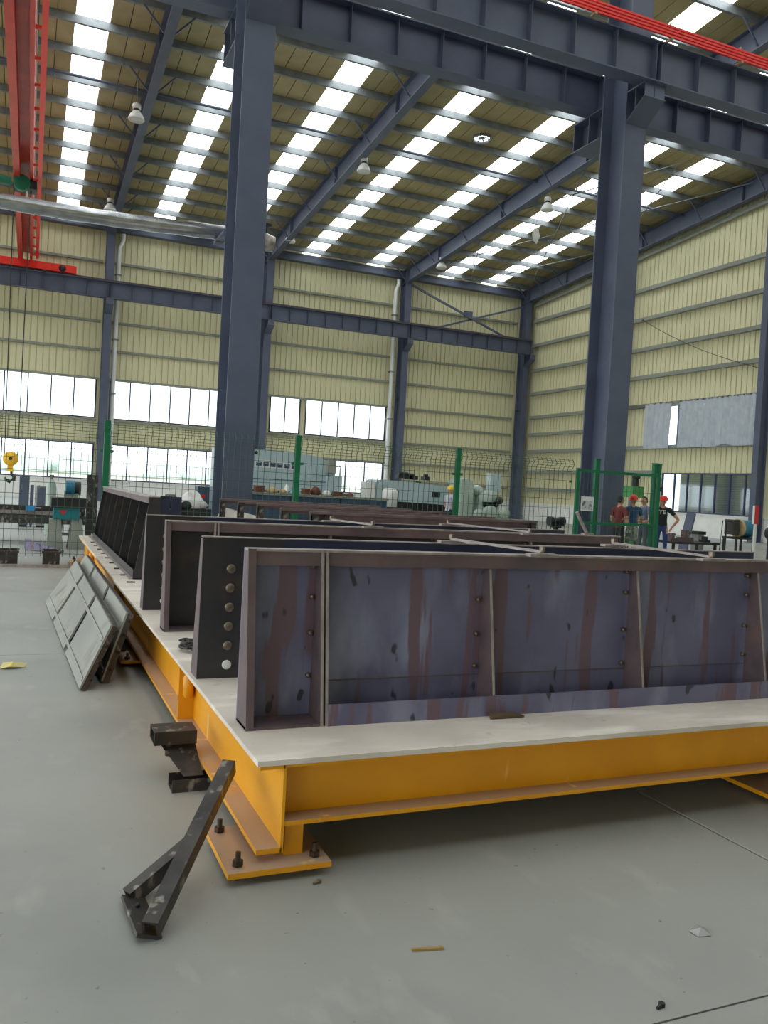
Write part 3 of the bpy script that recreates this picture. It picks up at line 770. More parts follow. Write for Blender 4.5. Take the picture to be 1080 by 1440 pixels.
tie('long pale tie bar across the rear moulds, right one', (630, 738), (745, 751), 1.213)
b = onz(826, 752, 1.213)
t = thing('steel_rod', 'thin pale rod standing tilted in front of the gate', 'rod', b)
a = ony(811, 720, b.y)-b
MB().tube([(0, 0, 0), tuple(a)], .014, 8).build('rod', M_edge, t)
MB().cbox((0, 0, .008), (.10, .05, .014)).build('foot', M_edge, t)

# chain lying on the deck
ct_ = thing('chain', 'dark steel chain heaped on the deck beside the bolted plate', 'chain', (.985, 5.15, HP))
rd = random.Random(5)
for k in range(22):
    a = k*.62; r = .03+.0022*k; c = Vector((.3*r/.08*math.cos(a)*.28, r*1.4*math.sin(a), .024+.016*(k % 3)))
    R = Matrix.Translation(c) @ Matrix.Rotation(a+1.57, 4, 'Z') @ Matrix.Rotation(rd.choice((0, PI/2)), 4, 'X')
    pts = [R @ Vector((.026*math.cos(u)+(.012 if math.cos(u) > 0 else -.012), .015*math.sin(u), 0)) for u in [2*PI*i/10 for i in range(11)]]
    MB().tube(pts, .007, 6, cap=False).build('link', M_black, ct_)
t = thing('rusty_plate', 'small rusty steel plate lying on the deck before the front mould', 'plate', (2.13, 3.40, HP))
mb = MB().add([(-.085, -.03, .004), (.10, -.035, .004), (.075, .035, .006), (-.05, .04, .012), (-.085, -.03, .012), (.10, -.035, .012), (.075, .035, .014), (-.05, .04, .02)],
    [(0,3,2,1),(4,5,6,7),(0,1,5,4),(1,2,6,5),(2,3,7,6),(3,0,4,7)])
mb.build('plate', mat('rust_plate', (104, 84, 60), (84, 68, 52), scale=18, rough=.7), t)

# pale form plates leaning on the platform
def lean(label, xb0, xb1, yb, xt, yt, zt, th, yb2, yt2):
    t = thing('form_plate', label, 'plate', (xb0, yb, 0), 0, 'leaning form plates')
    A = Vector((xb0, yb, .0)); B = Vector((xb1, yb2, 0)); C = Vector((xt, yt2, zt)); D = Vector((xt, yt, zt))
    nrm = (B-A).cross(D-A).normalized()
    if nrm.x > 0: nrm = -nrm
    o = Vector((xb0, yb, 0))
    def quad(P, off, th_, nm, mt):
        f = [p+nrm*off-o for p in P]; g = [p+nrm*(off+th_)-o for p in P]
        return MB().hexa([f[0], f[1], f[2], f[3], g[0], g[1], g[2], g[3]]).build(nm, mt, t)
    lift = Vector((0, 0, .012))
    P = [A+lift, B+lift, C, D]
    quad(P, -th+.012, th-.016, 'core', M_black); 
    def lerp(u, v): return (A*(1-u)+B*u)*(1-v)+(D*(1-u)+C*u)*v
    us = (.0, .30, .34, .66, .70, 1.0)
    for k in range(0, 6, 2):
        quad([lerp(us[k], .03), lerp(us[k+1], .03), lerp(us[k+1], 1), lerp(us[k], 1)], -.004, .016, 'face_panel', M_conc)
    for v0, v1 in ((.72, .78), (.12, .17)):
        quad([lerp(.01, v0), lerp(.99, v0), lerp(.99, v1), lerp(.01, v1)], .0121, .006, 'ridge', M_conc)
    for v in (.2, .45, .7, .9):
        c = lerp(0, v)-nrm*th*.45-o
        MB().lathe([(0, .006), (.014, .006), (.016, 0), (0, 0)], 10, M=Matrix.Translation(c) @ Matrix.Rotation(PI/2, 4, 'X')).build('edge_bolt', M_bolt_d, t)
    return t
lean('outer pale form plate leaning at the left of the yellow platform', .40, .26, 6.05, .615, 6.25, .42, .055, 10.2, 10.9)
lean('inner pale form plate sandwiched between outer plate and yellow beam', .56, .42, 6.25, .745, 6.5, .47, .06, 10.3, 11.2)

# black triangular bracket leaning on the corner
b1 = onz(187, 1262, .015); b2 = onz(210, 1318, .015); tip = ony(322, 1070, 3.43)
bk = thing('triangular_bracket', 'grimy black triangular steel bracket leaning on the platform corner', 'bracket', (b2.x, b2.y, 0))
o = Vector((b2.x, b2.y, 0))
def ang_bar(a, b, w_, name):
    a = a-o; b = b-o; d = (b-a).normalized(); r = d.cross(Vector((0, 0, 1))).normalized(); u = r.cross(d)
    mb = MB().bar(a, b, w_, .008, upv=u); mb.bar(a+r*(w_/2-.004)-u*w_/2, b+r*(w_/2-.004)-u*w_/2, .008, w_, upv=u); mb.bar(a-r*(w_/2-.004)-u*w_/2, b-r*(w_/2-.004)-u*w_/2, .008, w_, upv=u)
    return mb.build(name, M_black, bk)
ang_bar(b2+Vector((0, 0, .045)), tip, .055, 'long_leg')
mid = b2*.46+tip*.54
ang_bar(b1+Vector((-.022, .0, .022)), mid-Vector((.03, 0, .03)), .05, 'brace_leg')
mb = MB().bar(b1-o, b2-o, .085, .012, upv=(0.3, 0, 1)); mb.build('base_plate', M_black, bk)
for f in (.3, .75):
    c = (b1*(1-f)+b2*f)-o; MB().lathe([(0, .018), (.007, .018), (.009, .008), (0, .008)], 8, M=Matrix.Translation(c)).build('bolt_hole', M_dark, bk)

# dark steel trestle under the side beam
tr = thing('steel_trestle', 'dark steel trestle of channels on the floor under the yellow side beam', 'trestle', (.70, 4.0, 0))
MB().box(0, .6, 0, .12, 0, .006).box(0, .6, 0, .006, .006, .06).box(0, .6, .114, .12, .006, .06).build('base_channel', M_black, tr)
MB().hexa([(.06, .05, .06), (.155, .05, .06), (.155, .07, .06), (.06, .07, .06), (-.03, .28, .165), (.15, .28, .165), (.15, .30, .165), (-.03, .30, .165)]).build('web_plate', M_black, tr)
MB().box(-.06, .15, .22, .38, .165, .172).box(-.06, .15, .22, .228, .172, .225).box(-.06, .15, .372, .38, .172, .225).box(-.06, .15, .22, .38, .225, .231).build('top_channel', M_black, tr)
MB().tube([(.02, .26, .165), (.02, .26, .10)], .02, 8).build('stud', M_bolt_d, tr)

# floor litter
p = onz(18, 939, 0); t = thing('candy_wrapper', 'crumpled yellow wrapper on the floor at the left edge', 'wrapper', p)
MB().add([(-.09,-.04,.004),(-.02,-.07,.025),(.08,-.02,.005),(.10,.03,.03),(.02,.06,.01),(-.07,.04,.035),(0,0,.045)], [(0,1,6),(1,2,6),(2,3,6),(3,4,6),(4,5,6),(5,0,6),(5,4,3,2,1,0)]).build('foil', M_wrap, t)
p = onz(600, 1336, 0); t = thing('yellow_stick', 'thin yellow stick on the floor near the bottom centre', 'stick', p)
MB().bar((-.05, .01, .004), (.055, -.012, .004), .010, .007).bar((.04, -.009, .008), (.05, -.011, .008), .012, .004).build('stick', M_wood, t)
p = onz(985, 1312, 0); t = thing('clear_plastic_scrap', 'crumpled clear plastic scrap on the floor at the lower right', 'scrap', p)
MB().add([(-.03,-.02,.002),(.02,-.03,.004),(.04,.01,.002),(.01,.03,.015),(-.035,.02,.004),(0,0,.02)], [(0,1,5),(1,2,5),(2,3,5),(3,4,5),(4,0,5),(4,3,2,1,0)]).build('film', M_plastic, t)
for (px, py, l) in ((928, 1418, 'dark crumb on the floor at the bottom right corner'), (445, 1243, 'pale bolt lying on the floor by the foot plate')):
    p = onz(px, py, 0); t = thing('floor_scrap', l, 'scrap', p)
    MB().tube([(-.014, -.004, .005), (.012, .006, .006)], [.005, .007], 7).lathe([(0, .012), (.010, .012), (.010, .0), (0, 0)], 6, M=Matrix.Translation((.012, .006, 0)), smooth=False).build('piece', M_bolt if px < 500 else M_dark, t)

# ================================================================== FENCE AND GATE
FY = 15.2
posts = [(-2.16, 'green fence post at the far left edge of the fence'), (1.264, 'green fence post at the left behind the long ribbed mould'), (4.69, 'green fence post in front of the large pale machine'), (8.11, 'green fence post beside the man in the yellow helmet')]
for (x, l) in posts[1:]:
    t = thing('fence_post', l, 'post', (x, FY, 0), 0, 'green fence posts')
    MB().box(-.05, .05, -.04, .04, 0, 2.41).build('tube', M_green, t)
    MB().box(-.05, .05, -.045, .045, 2.41, 2.43).build('cap', M_green, t)
    MB().box(-.05, .05, -.12, .12, 0, .012).build('base_plate', M_green, t)
def wires(x0, x1, z0, z1, bend=True, r=.005, pitch=.115):
    mb = MB(); n = round((x1-x0)/pitch)
    for k in range(n+1):
        x = x0+(x1-x0)*k/n
        prof = [(0, z0), (0, z1-.22), (-.09, z1-.11), (0, z1)] if bend else [(0, z0), (0, z1)]
        for (a, b) in zip(prof, prof[1:]): mb.bar((x, a[0], a[1]), (x, b[0], b[1]), r*1.6)
    zs = []; z = z0+.05
    while z < z1-.25: zs.append(z); z += .2
    for z in zs: mb.bar((x0, -.008, z), (x1, -.008, z), r*1.6)
    if bend:
        for (y, z) in ((0, z1-.22), (-.09, z1-.11), (0, z1-.02), (-.045, z1-.165), (-.045, z1-.06)): mb.bar((x0, y-.008, z), (x1, y-.008, z), r*1.6)
    return mb
fp = [(-2.16, 1.204, 'green wire fence panel at the left in front of the piled steel'), (1.324, 4.63, 'green wire fence panel crossing the tall left column'), (4.75, 8.05, 'green wire fence panel in front of the machines at the centre'), (8.17, 10.92, 'green wire fence panel left of the gate')]
for (a, b, l) in fp:
    t = thing('wire_fence_panel', l, 'fence panel', (a, FY, 0), 0, 'wire fence panels')
    o = wires(0, b-a, .06, 2.38).build('wire_mesh', M_wire, t); o['kind'] = 'stuff'
    for (x, z) in ((.03, .4), (.03, 1.9), (b-a-.03, .4), (b-a-.03, 1.9)): MB().cbox((x, -.01, z), (.05, .03, .05)).build('clamp', M_green, t)
    MB().box(.12, .15, -.02, .02, 0, .08).box(b-a-.15, b-a-.12, -.02, .02, 0, .08).build('foot', M_green, t)
GY = 15.05
gt = thing('fence_gate', 'green framed mesh gate at the right with a notice hanging on it', 'gate', (10.98, GY, 0))
GW = 2.2
for x in (0, GW): MB().box(x-.04, x+.04, -.03, .03, .02, 2.2).build('stile', M_green, gt)
for z in (2.15, 1.02, .08): MB().box(.04, GW-.04, -.025, .025, z-.03, z+.03).build('rail', M_green, gt)
o = wires(.04, GW-.04, .1, 2.12, False).build('wire_mesh', M_wire, gt); o['kind'] = 'stuff'
for z in (.4, 1.8): MB().box(GW+.03, GW+.10, -.03, .03, z, z+.1).build('hinge', M_dark, gt)
for (x, w_, l) in ((11.62, .11, 'green gate post in front of the right tall column'), (13.30, .2, 'thick green gate post left of the man in black')):
    t = thing('gate_post', l, 'post', (x, FY+.06, 0), 0, 'green gate posts')
    MB().box(-w_/2, w_/2, -.05, .05, 0, 2.42).build('tube', M_green, t)
    MB().box(-w_/2-.01, w_/2+.01, -.06, .06, 2.42, 2.445).build('cap', M_green, t)
    if w_ > .15: MB().box(-.012, .012, -.06, -.05, 0, 2.42).build('closing_strip', mat('green_dark', (6, 80, 54)), t)
    MB().box(-.14, .14, -.1, .1, 0, .012).build('base_plate', M_green, t)
a = ony(818, 698, GY-.06); b = ony(834, 719, GY-.06)
t = thing('notice_board', 'small white notice with a dark printed picture hung on the gate', 'notice', ((a.x+b.x)/2, GY-.045, b.z))
W_ = (b.x-a.x)/2; H_ = a.z-b.z
MB().box(-W_, W_, -.012, .0, 0, H_).build('board', M_signw, t)
MB().box(-W_*.85, W_*.85, -.014, -.012, H_*.08, H_*.72).build('print', M_paper, t)
MB().box(-W_*.5, -W_*.4, -.006, .02, H_, H_+.03).box(W_*.4, W_*.5, -.006, .02, H_, H_+.03).build('hook', M_galv, t)

# ================================================================== MACHINES BEHIND THE FENCE
def at(px, py, Y): return ony(px, py, Y)
# big pale machine
Y = 26.5; a = at(312, 634, Y); b = at(470, 690, Y); zt = at(400, 634, Y).z; zb = at(400, 690, Y).z
t = thing('milling_machine', 'large pale blue-grey machine tool with a row of dark character plates', 'machine', (a.x, Y, 0))
L = b.x-a.x
MB().prism([(0, zb), (L, zb), (L, zt-.42), (L*.86, zt-.12), (L*.55, zt), (0, zt)], 1, 0, 1.6).build('housing', M_machine, t)
MB().box(-.1, L+.5, .1, 1.7, .02, zb).build('plinth', M_mblue, t)
for k in range(6):
    c = at(364+9.9*k, 651.5+.9*k, Y)-Vector((a.x, Y, 0)); c.y = 0
    pl = MB().box(c.x-.12, c.x+.12, -.012, 0, c.z-.12, c.z+.12).build('character_plate', M_signw, t)
    MB().box(c.x-.09, c.x+.09, -.016, -.0121, c.z+.035, c.z+.065).box(c.x-.09, c.x-.05, -.016, -.0121, c.z-.08, c.z+.035).box(c.x+.05, c.x+.09, -.016, -.0121, c.z-.08, c.z+.035).box(c.x-.05, c.x+.05, -.016, -.0121, c.z-.08, c.z+.02).build('character', M_mblue, pl)
for (px, py) in ((360, 636.5), (350, 646)):
    c = at(px, py, Y); MB().tube([(c.x-a.x, -.03, c.z), (c.x-a.x, .01, c.z)], .06, 10).build('knob', M_dark, t)
MB().box(L*.02, L*.98, -.02, -.001, zb+.34, zb+.36).build('seam_strip', M_mblue, t)
c = at(460, 656, Y); MB().box(c.x-a.x-.05, c.x-a.x+.22, -.3, .1, c.z-.22, c.z+.22).build('control_box', M_girt, t)
MB().tube([(c.x-a.x+.2, -.1, c.z), (c.x-a.x+.45, -.1, c.z+.02), (c.x-a.x+.45, -.1, c.z-.35)], .03, 8).build('control_arm', M_pvc, t)
c = at(472, 680, Y); MB().box(c.x-a.x-.35, c.x-a.x+.15, -.2, .6, c.z-.25, c.z+.25).build('gear_cover', M_machine, t)
# dark blue work bed
Y = 22.0; a = at(336, 693, Y); b = at(545, 701, Y); zt = at(400, 694, Y).z
t = thing('work_bed', 'long dark blue machine bed with rags and boxes on it', 'machine bed', (a.x, Y, 0)); L = b.x-a.x; bx_ = a.x
for k in range(3):
    MB().box(L*k/3+.01, L*(k+1)/3-.01, 0, 1.2, .25, zt-.06).build('panel', M_mblue, t)
MB().box(-.02, L+.02, -.04, 1.25, zt-.06, zt).build('table_top', M_girt, t)
MB().box(.05, L-.05, .05, 1.15, 0, .25).build('plinth', M_dark, t)
# things on the bed
def lump(name, label, cat, px, py, wpx, hpx, mt, Yb=22.3, kind='sack'):
    c = at(px, py, Yb); s = (c-CAM).dot(fwd)/FPX; w2 = wpx*s/2; h = hpx*s
    t = thing(name, label, cat, (c.x, Yb, zt))
    if kind == 'box':
        MB().box(-w2, w2, -.15, .15, 0, h*.9).build('carton', mt, t); MB().box(-w2*1.02, w2*1.02, -.155, .155, h*.78, h*.95).build('lid', mt, t)
    else:
        mb = MB(); rd = random.Random(int(px)); n = 12; prof = [(.75, 0), (1.0, .18), (.95, .5), (.62, .82), (.2, .98), (0, 1)]
        vs = []; fs = []
        for (r, z) in prof:
            for k in range(n):
                j = 1+rd.uniform(-.14, .14); vs.append((w2*r*j*math.cos(2*PI*k/n), .16*r*j*math.sin(2*PI*k/n), h*z*(1 if z in (0, 1) else 1+rd.uniform(-.1, .1))))
        for i in range(len(prof)-1):
            for k in range(n): fs.append((i*n+k, i*n+(k+1) % n, (i+1)*n+(k+1) % n, (i+1)*n+k))
        mb.add(vs, fs, True).build('bundle', mt, t)
        MB().tube([(-w2*.3, -.1, h*.8), (w2*.2, -.13, h*.7), (w2*.5, -.1, h*.5)], .012, 5).build('fold', mt, t)
lump('cloth_bundle', 'white and grey rag bundle at the left end of the blue bed', 'rag', 346, 690, 15, 8, M_cloth)
lump('carton', 'brown open carton on the blue bed', 'box', 364, 688, 12, 10, M_brown, kind='box')
lump('sack', 'wide tan sack on the blue bed under the character plates', 'sack', 382, 690, 18, 8, M_tan)
lump('sack', 'small tan sack on the blue bed left of the green post', 'sack', 398, 690, 9, 6, M_tan)
lump('bottle', 'white bottle standing on the blue bed', 'bottle', 403, 684, 5, 13, M_cloth, 22.6)
lump('cloth_bundle', 'cyan cloth on the blue bed at the green post', 'cloth', 415, 691, 16, 5, M_cyan)
lump('carton', 'dark red box on the blue bed right of the green post', 'box', 430, 690, 9, 9, M_brown, kind='box')
lump('sack', 'rust red bundle with yellow top on the blue bed', 'sack', 444, 689, 15, 12, M_brown)
lump('cloth_bundle', 'yellow rag on top of the rust red bundle', 'rag', 437, 684, 8, 9, M_hook, 22.75)
lump('cloth_bundle', 'white rag beside the rust red bundle', 'rag', 459, 692, 14, 7, M_cloth)
lump('carton', 'orange brown box near the right end of the blue bed', 'box', 475, 692, 11, 6, M_brown, kind='box')
lump('sack', 'pale red cloth heap at the right end of the blue bed', 'sack', 492, 695, 12, 5, M_brown)
# second pale machine
Y = 27.0; a = at(530, 672, Y); b = at(640, 706, Y); zt2 = a.z-.05; zb = at(585, 706, Y).z
t = thing('planing_machine', 'long pale grey machine body left of the man in the yellow helmet', 'machine', (a.x, Y, 0)); L = b.x-a.x
MB().prism([(0, zb+.1), (.3, zb), (L, zb-.06), (L, zt2-.15), (L*.5, zt2-.03), (.1, zt2), (0, zt2-.1)], 1, 0, 1.1).build('housing', M_machine, t)
MB().box(.1, L-.1, .1, 1.0, .0, zb+.05).build('base', M_dark, t)
MB().box(.38, .85, -.03, .05, zt2-.75, zt2-.35).build('window_panel', M_mblue, t)
MB().box(-.35, -.05, .0, .6, zb-.1, zt2-.1).build('side_cabinet', M_lampw, t)
c = at(613, 695.5, Y); MB().box(c.x-a.x-.16, c.x-a.x+.16, -.02, .01, c.z-.1, c.z+.1).build('label_plate', M_dark, t)
for (px, py, w_) in ((575, 668, .28), (586, 670, .2), (606, 671, .12)):
    c = at(px, py, Y); MB().box(c.x-a.x-w_, c.x-a.x+w_, .3, .6, c.z-.12, c.z+.02).tube([(c.x-a.x-w_*.7, .4, c.z+.05), (c.x-a.x+w_*.5, .4, c.z+.05)], .06, 8).build('lever_cluster', M_dark, t)
MB().tube([(at(590, 668, Y).x-a.x, .3, zt2), (at(596, 674, Y).x-a.x, .2, zt2-.02)], .03, 6).build('lever', M_dark, t)
c = at(548, 700, 25.5); t = thing('white_bucket', 'white bucket-shaped guard in front of the long pale machine', 'bucket', (c.x, 25.5, 0))
MB().lathe([(0, c.z-.3), (.24, c.z-.3), (.26, c.z+.2), (.2, c.z+.3), (0, c.z+.32)], 16).build('shell', M_lampw, t)
MB().lathe([(0, 0), (.3, 0), (.1, .06), (.08, c.z-.3)], 12).build('stand', M_dark, t)
# rounded green-grey machine
Y = 25.5; a = at(652, 672, Y); b = at(716, 728, Y)
t = thing('gear_machine', 'rounded green-grey machine with round covers beside the corner column', 'machine', (a.x, Y, 0)); L = b.x-a.x; z1_ = a.z
MB().prism([(0, .3), (.5, .3), (.5, z1_-.35), (.42, z1_-.1), (.25, z1_), (0, z1_-.05)], 1, .1, 1.0).build('column', M_machine2, t)
c = at(688, 706, Y); r = 15*25.5/1178*1.1
MB().lathe([(0, -.45), (r*.8, -.45), (r, -.35), (r, .4), (0, .4)], 20, M=Matrix.Translation((c.x-a.x, .3, c.z+.05)) @ Matrix.Rotation(PI/2, 4, 'X')).build('round_housing', M_machine2, t)
MB().box(c.x-a.x-r, c.x-a.x+r, -.1, .75, .25, c.z).build('body', M_machine2, t)
c2 = at(678, 690, Y); MB().ell((c2.x-a.x, .4, c2.z), (.22, .3, .2), 12).build('dome', M_machine2, t)
for (px, py, rr) in ((687, 722, .27), (672, 724, .2), (706, 722, .2)):
    c = at(px, py, Y-.3); MB().lathe([(0, -.12), (rr*.7, -.12), (rr, -.05), (rr, .15), (0, .15)], 16, M=Matrix.Translation((c.x-a.x, -.35, c.z)) @ Matrix.Rotation(PI/2, 4, 'X')).build('wheel_cover', M_machine2, t)
MB().box(.1, L-.1, .0, .9, 0, .3).build('plinth', M_dark, t)
c = at(698, 676, Y); MB().box(c.x-a.x-.12, c.x-a.x+.30, .2, .5, c.z-.4, c.z+.25).build('switch_cabinet', M_machine, t)
c = at(701, 704, Y-.3); MB().ell((c.x-a.x+.1, -.2, c.z), (.14, .14, .14), 10).build('chuck', M_dark, t)
# small bench grinder left of the gate
c = at(782, 733, 17.5); t = thing('bench_grinder', 'small black grinder on a stand left of the gate', 'grinder', (c.x, 17.5, 0))
MB().tube([(-.22, 0, c.z), (-.12, 0, c.z)], .12, 14).build('wheel', M_dark, t); MB().tube([(.12, 0, c.z), (.22, 0, c.z)], .12, 14).build('wheel', M_dark, t)
MB().tube([(-.12, 0, c.z), (.12, 0, c.z)], .08, 12).build('motor', M_dark, t); MB().box(-.1, .1, -.1, .1, c.z-.16, c.z-.05).box(-.05, .05, -.05, .05, .02, c.z-.16).box(-.2, .2, -.2, .2, 0, .02).build('stand', M_dark, t)
# green drill behind the men
c = at(893, 690, 24.0); t = thing('drilling_machine', 'bright green drilling machine behind the men at the gate', 'machine', (c.x, 24.0, 0))
M_dg = mat('drill_green', (60, 140, 70), rough=.4)
MB().box(-.35, .15, -.3, .5, c.z-.25, c.z+.15).build('head', M_dg, t)
MB().tube([(.05, .2, c.z-.2), (.05, .2, .1)], .13, 14).build('column', M_galv, t)
MB().box(-.4, .5, -.4, .6, 0, .14).build('base', M_dg, t); MB().box(-.35, .35, -.35, .3, .75, .85).build('table', M_galv, t)
MB().tube([(.08, .1, c.z+.15), (.08, .1, c.z+.42)], .12, 12).build('motor', M_dark, t); MB().tube([(-.15, -.1, c.z-.25), (-.15, -.1, c.z-.5)], .05, 10).build('spindle', M_galv, t)
MB().tube([(-.02, .1, c.z+.46), (.22, .1, c.z+.50)], .07, 10).build('motor_cap', M_dark, t)

# ---------------- clutter at the left behind the fence
def zat(px, py, Y): return at(px, py, Y).z
Y = 19.0
rk = thing('bar_rack', 'low dark rack carrying the pile of steel bars at the left', 'rack', (-.8, Y, 0))
for x in (-.9, .3, 1.5):
    MB().box(x-.04, x+.04, -.5, .5, .34, .42).build('cross_beam', M_black, rk)
    for y in (-.45, .45): MB().box(x-.04, x+.04, y-.04, y+.04, 0, .34).build('leg', M_black, rk)
bar_l = ['thick dark steel bar lying lowest on the rack, front one', 'dark steel bar lying second on the rack from the fence', 'dark steel bar in the middle of the rack', 'dark steel bar at the back of the rack', 'pale steel flat on top of the piled bars', 'dark steel angle on top of the pile']
for k, l in enumerate(bar_l):
    y = Y-.42+.2*k if k < 4 else Y-.25+.3*(k-4); z = .42 if k < 4 else .59
    t = thing('steel_bar', l, 'steel bar', (-1.9, y, z), .01*(k-2), 'steel bars on the rack')
    if k == 4: MB().box(0, 3.0, -.06, .06, 0, .04).box(0, 3.0, -.06, -.05, .04, .08).build('bar', M_edge, t)
    else: MB().box(0, 3.1, -.08, .08, 0, .012).box(0, 3.1, -.08, -.068, .012, .16).box(0, 3.1, .068, .08, .012, .16).build('bar', M_black, t)
p = at(43, 709, Y-.3); t = thing('blue_clamp', 'small bright blue clamp on the piled steel bars', 'clamp', (p.x, Y-.3, .675))
MB().box(-.09, .09, -.06, .06, 0, .09).build('body', M_bluecap, t); MB().tube([(.09, 0, .05), (.2, 0, .05)], .02, 8).build('screw', M_edge, t)
for (px0, px1, py, l) in ((28, 42, 668, 'tallest dark steel cabinet behind the piled bars, left one'), (43, 48, 682, 'narrow dark steel cabinet behind the piled bars, middle one'), (52, 67, 683, 'dark steel cabinet behind the piled bars, beside the gas cylinder')):
    Y = 24.0; a = at(px0, py, Y); b = at(px1, py, Y); t = thing('steel_cabinet', l, 'cabinet', (a.x, Y, 0), 0, 'dark cabinets')
    MB().box(0, b.x-a.x, 0, .5, .05, a.z).build('body', M_girt if px0 == 52 else M_steel, t)
    MB().box(.02, b.x-a.x-.02, -.015, 0, .1, a.z-.04).build('door', M_steel, t); MB().box(.05, .07, -.03, -.015, 1.0, 1.12).build('handle', M_galv, t); MB().box(.02, b.x-a.x-.02, .02, .48, 0, .05).build('plinth', M_dark, t)
p = at(72, 690, 21.0); zc = at(72, 674, 21).z
t = thing('gas_cylinder', 'pale grey gas cylinder standing at the left behind the fence', 'gas cylinder', (p.x, 21.0, 0))
MB().lathe([(0, 0), (.11, 0), (.115, .03), (.115, zc-.2), (.09, zc-.08), (.045, zc), (0, zc)], 14).build('body', M_machine2, t); MB().tube([(0, 0, zc), (0, 0, zc+.1)], .03, 8).build('valve', M_bolt, t); MB().tube([(-.05, 0, zc+.08), (.05, 0, zc+.08)], .025, 8).build('handwheel', M_dark, t)
# teal machine
Y = 17.6; a = at(95, 720, Y); t = thing('cutting_machine', 'teal and black cutting machine with a round motor at the left', 'machine', (a.x, Y, 0))
def lx(px): return at(px, 700, Y).x-a.x
MB().box(lx(76), lx(112), -.2, .35, zat(95, 730, Y), zat(95, 714, Y)).build('teal_base', M_teal, t)
MB().prism([(lx(83), zat(95, 717, Y)), (lx(89), zat(95, 724, Y)), (lx(95), zat(95, 717, Y))], 1, -.206, -.2).build('red_mark', M_redsign, t)
MB().box(lx(72), lx(122), -.25, .4, zat(95, 714, Y), zat(95, 700, Y)).build('bed', M_dark, t)
MB().tube([(lx(92), 0, zat(95, 686, Y)), (lx(104), 0, zat(95, 686, Y))], .15, 16).build('motor', M_blue, t)
MB().tube([(lx(104), 0, zat(95, 686, Y)), (lx(113), 0, zat(95, 686, Y))], .13, 16).build('motor_fan_cover', M_dark, t)
MB().box(lx(90), lx(110), -.08, .08, zat(95, 700, Y), zat(95, 690, Y)).build('motor_bracket', M_girt, t)
for px in (79, 109): MB().hexa([(lx(px)-.16, -.2, 0), (lx(px)+.16, -.2, 0), (lx(px)+.16, .3, 0), (lx(px)-.16, .3, 0), (lx(px)-.1, -.15, zat(95, 730, Y)), (lx(px)+.1, -.15, zat(95, 730, Y)), (lx(px)+.1, .25, zat(95, 730, Y)), (lx(px)-.1, .25, zat(95, 730, Y))]).build('leg', M_girt, t)
MB().box(lx(79), lx(109), -.02, .06, .25, .31).build('stretcher', M_girt, t)
# tall black stand behind the platform end
Y = 15.75; a = at(131, 668, Y); t = thing('steel_post', 'tall black ribbed steel post behind the far end of the platform', 'post', (a.x, Y, 0))
MB().ibeam(a.z, .16, .17, .015, .012, 2, .0).build('shaft', M_black, t); MB().box(-.14, .14, -.14, .14, 0, .012).build('base_plate', M_black, t)
for z in (.4, .8, 1.2): MB().box(-.08, -.008, -.065, .065, z, z+.012).box(.008, .08, -.065, .065, z, z+.012).build('stiffener', M_black, t)
for (px0, px1, py0, py1, l) in ((0, 25, 778, 803, 'dark open steel bin at the left edge by the fence foot'), (69, 84, 784, 803, 'dark open steel bin beside the leaning plates')):
    Y = 14.2; a = at(px0, py1, Y); b = at(px1, py0, Y); t = thing('steel_bin', l, 'bin', (a.x-.1, Y, 0), 0, 'dark bins'); w_ = b.x-a.x+.1; h = .24
    MB().box(0, w_, 0, .01, 0, h).box(0, w_, .4, .41, 0, h).box(0, .01, .01, .4, 0, h).box(w_-.01, w_, .01, .4, 0, h).box(.01, w_-.01, .01, .4, 0, .01).build('tray', M_black, t)
    MB().box(-.02, w_+.02, -.02, .0, h-.03, h).box(-.02, w_+.02, .41, .43, h-.03, h).build('rim', M_black, t)
t = thing('long_steel_bar', 'long pale steel bar on the floor between the dark bins', 'steel bar', (-1.2, 13.95, 0)); MB().box(0, 1.9, 0, .05, 0, .05).box(1.86, 1.9, 0, .05, .05, .1).build('bar', M_edge, t)
a = at(55, 775, 16.6); t = thing('leaning_plate', 'bluish steel plate lying tilted behind the wire fence at the left', 'plate', (a.x, 16.6, 0))
MB().hexa([(-.25, .5, .02), (.35, -.2, .02), (.42, -.14, .02), (-.18, .56, .02), (-.25, .5, .2), (.35, -.2, .06), (.42, -.14, .06), (-.18, .56, .2)]).build('plate', M_scale, t)
MB().box(.2, .3, -.1, 0, 0, .02).build('packer', M_black, t)
c = at(240, 697, 17.4); t = thing('cable_reel', 'small dark tool heap behind the long ribbed mould', 'tool', (c.x, 17.4, 0))
MB().box(-.3, .3, -.2, .2, 0, c.z-.28).build('crate', M_dark, t); MB().tube([(-.1, 0, c.z-.12), (.1, 0, c.z-.12)], .15, 12).build('reel', M_black, t); MB().ell((.32, 0, c.z-.2), (.12, .1, .12), 8).build('coil', M_dark, t)
c = at(270, 700, 20.5); t = thing('tarp_heap', 'white crumpled tarp heap on a dark box left of the tall left column', 'tarp', (c.x, 20.5, 0))
MB().box(-.4, .5, -.3, .3, 0, c.z-.25).build('box', M_dark, t)
rd = random.Random(11); n = 14; vs = []; fs = []; prof = [(.95, 0), (1.0, .2), (.8, .5), (.5, .85), (.15, 1), (0, 1)]
for (r, z) in prof:
    for k in range(n): j = 1+rd.uniform(-.2, .2); vs.append((.36*r*j*math.cos(2*PI*k/n), .28*r*j*math.sin(2*PI*k/n), c.z-.25+.42*z*(1+rd.uniform(-.1, .1))))
for i in range(len(prof)-1):
    for k in range(n): fs.append((i*n+k, i*n+(k+1) % n, (i+1)*n+(k+1) % n, (i+1)*n+k))
MB().add(vs, fs, True).build('tarp', M_cloth, t)
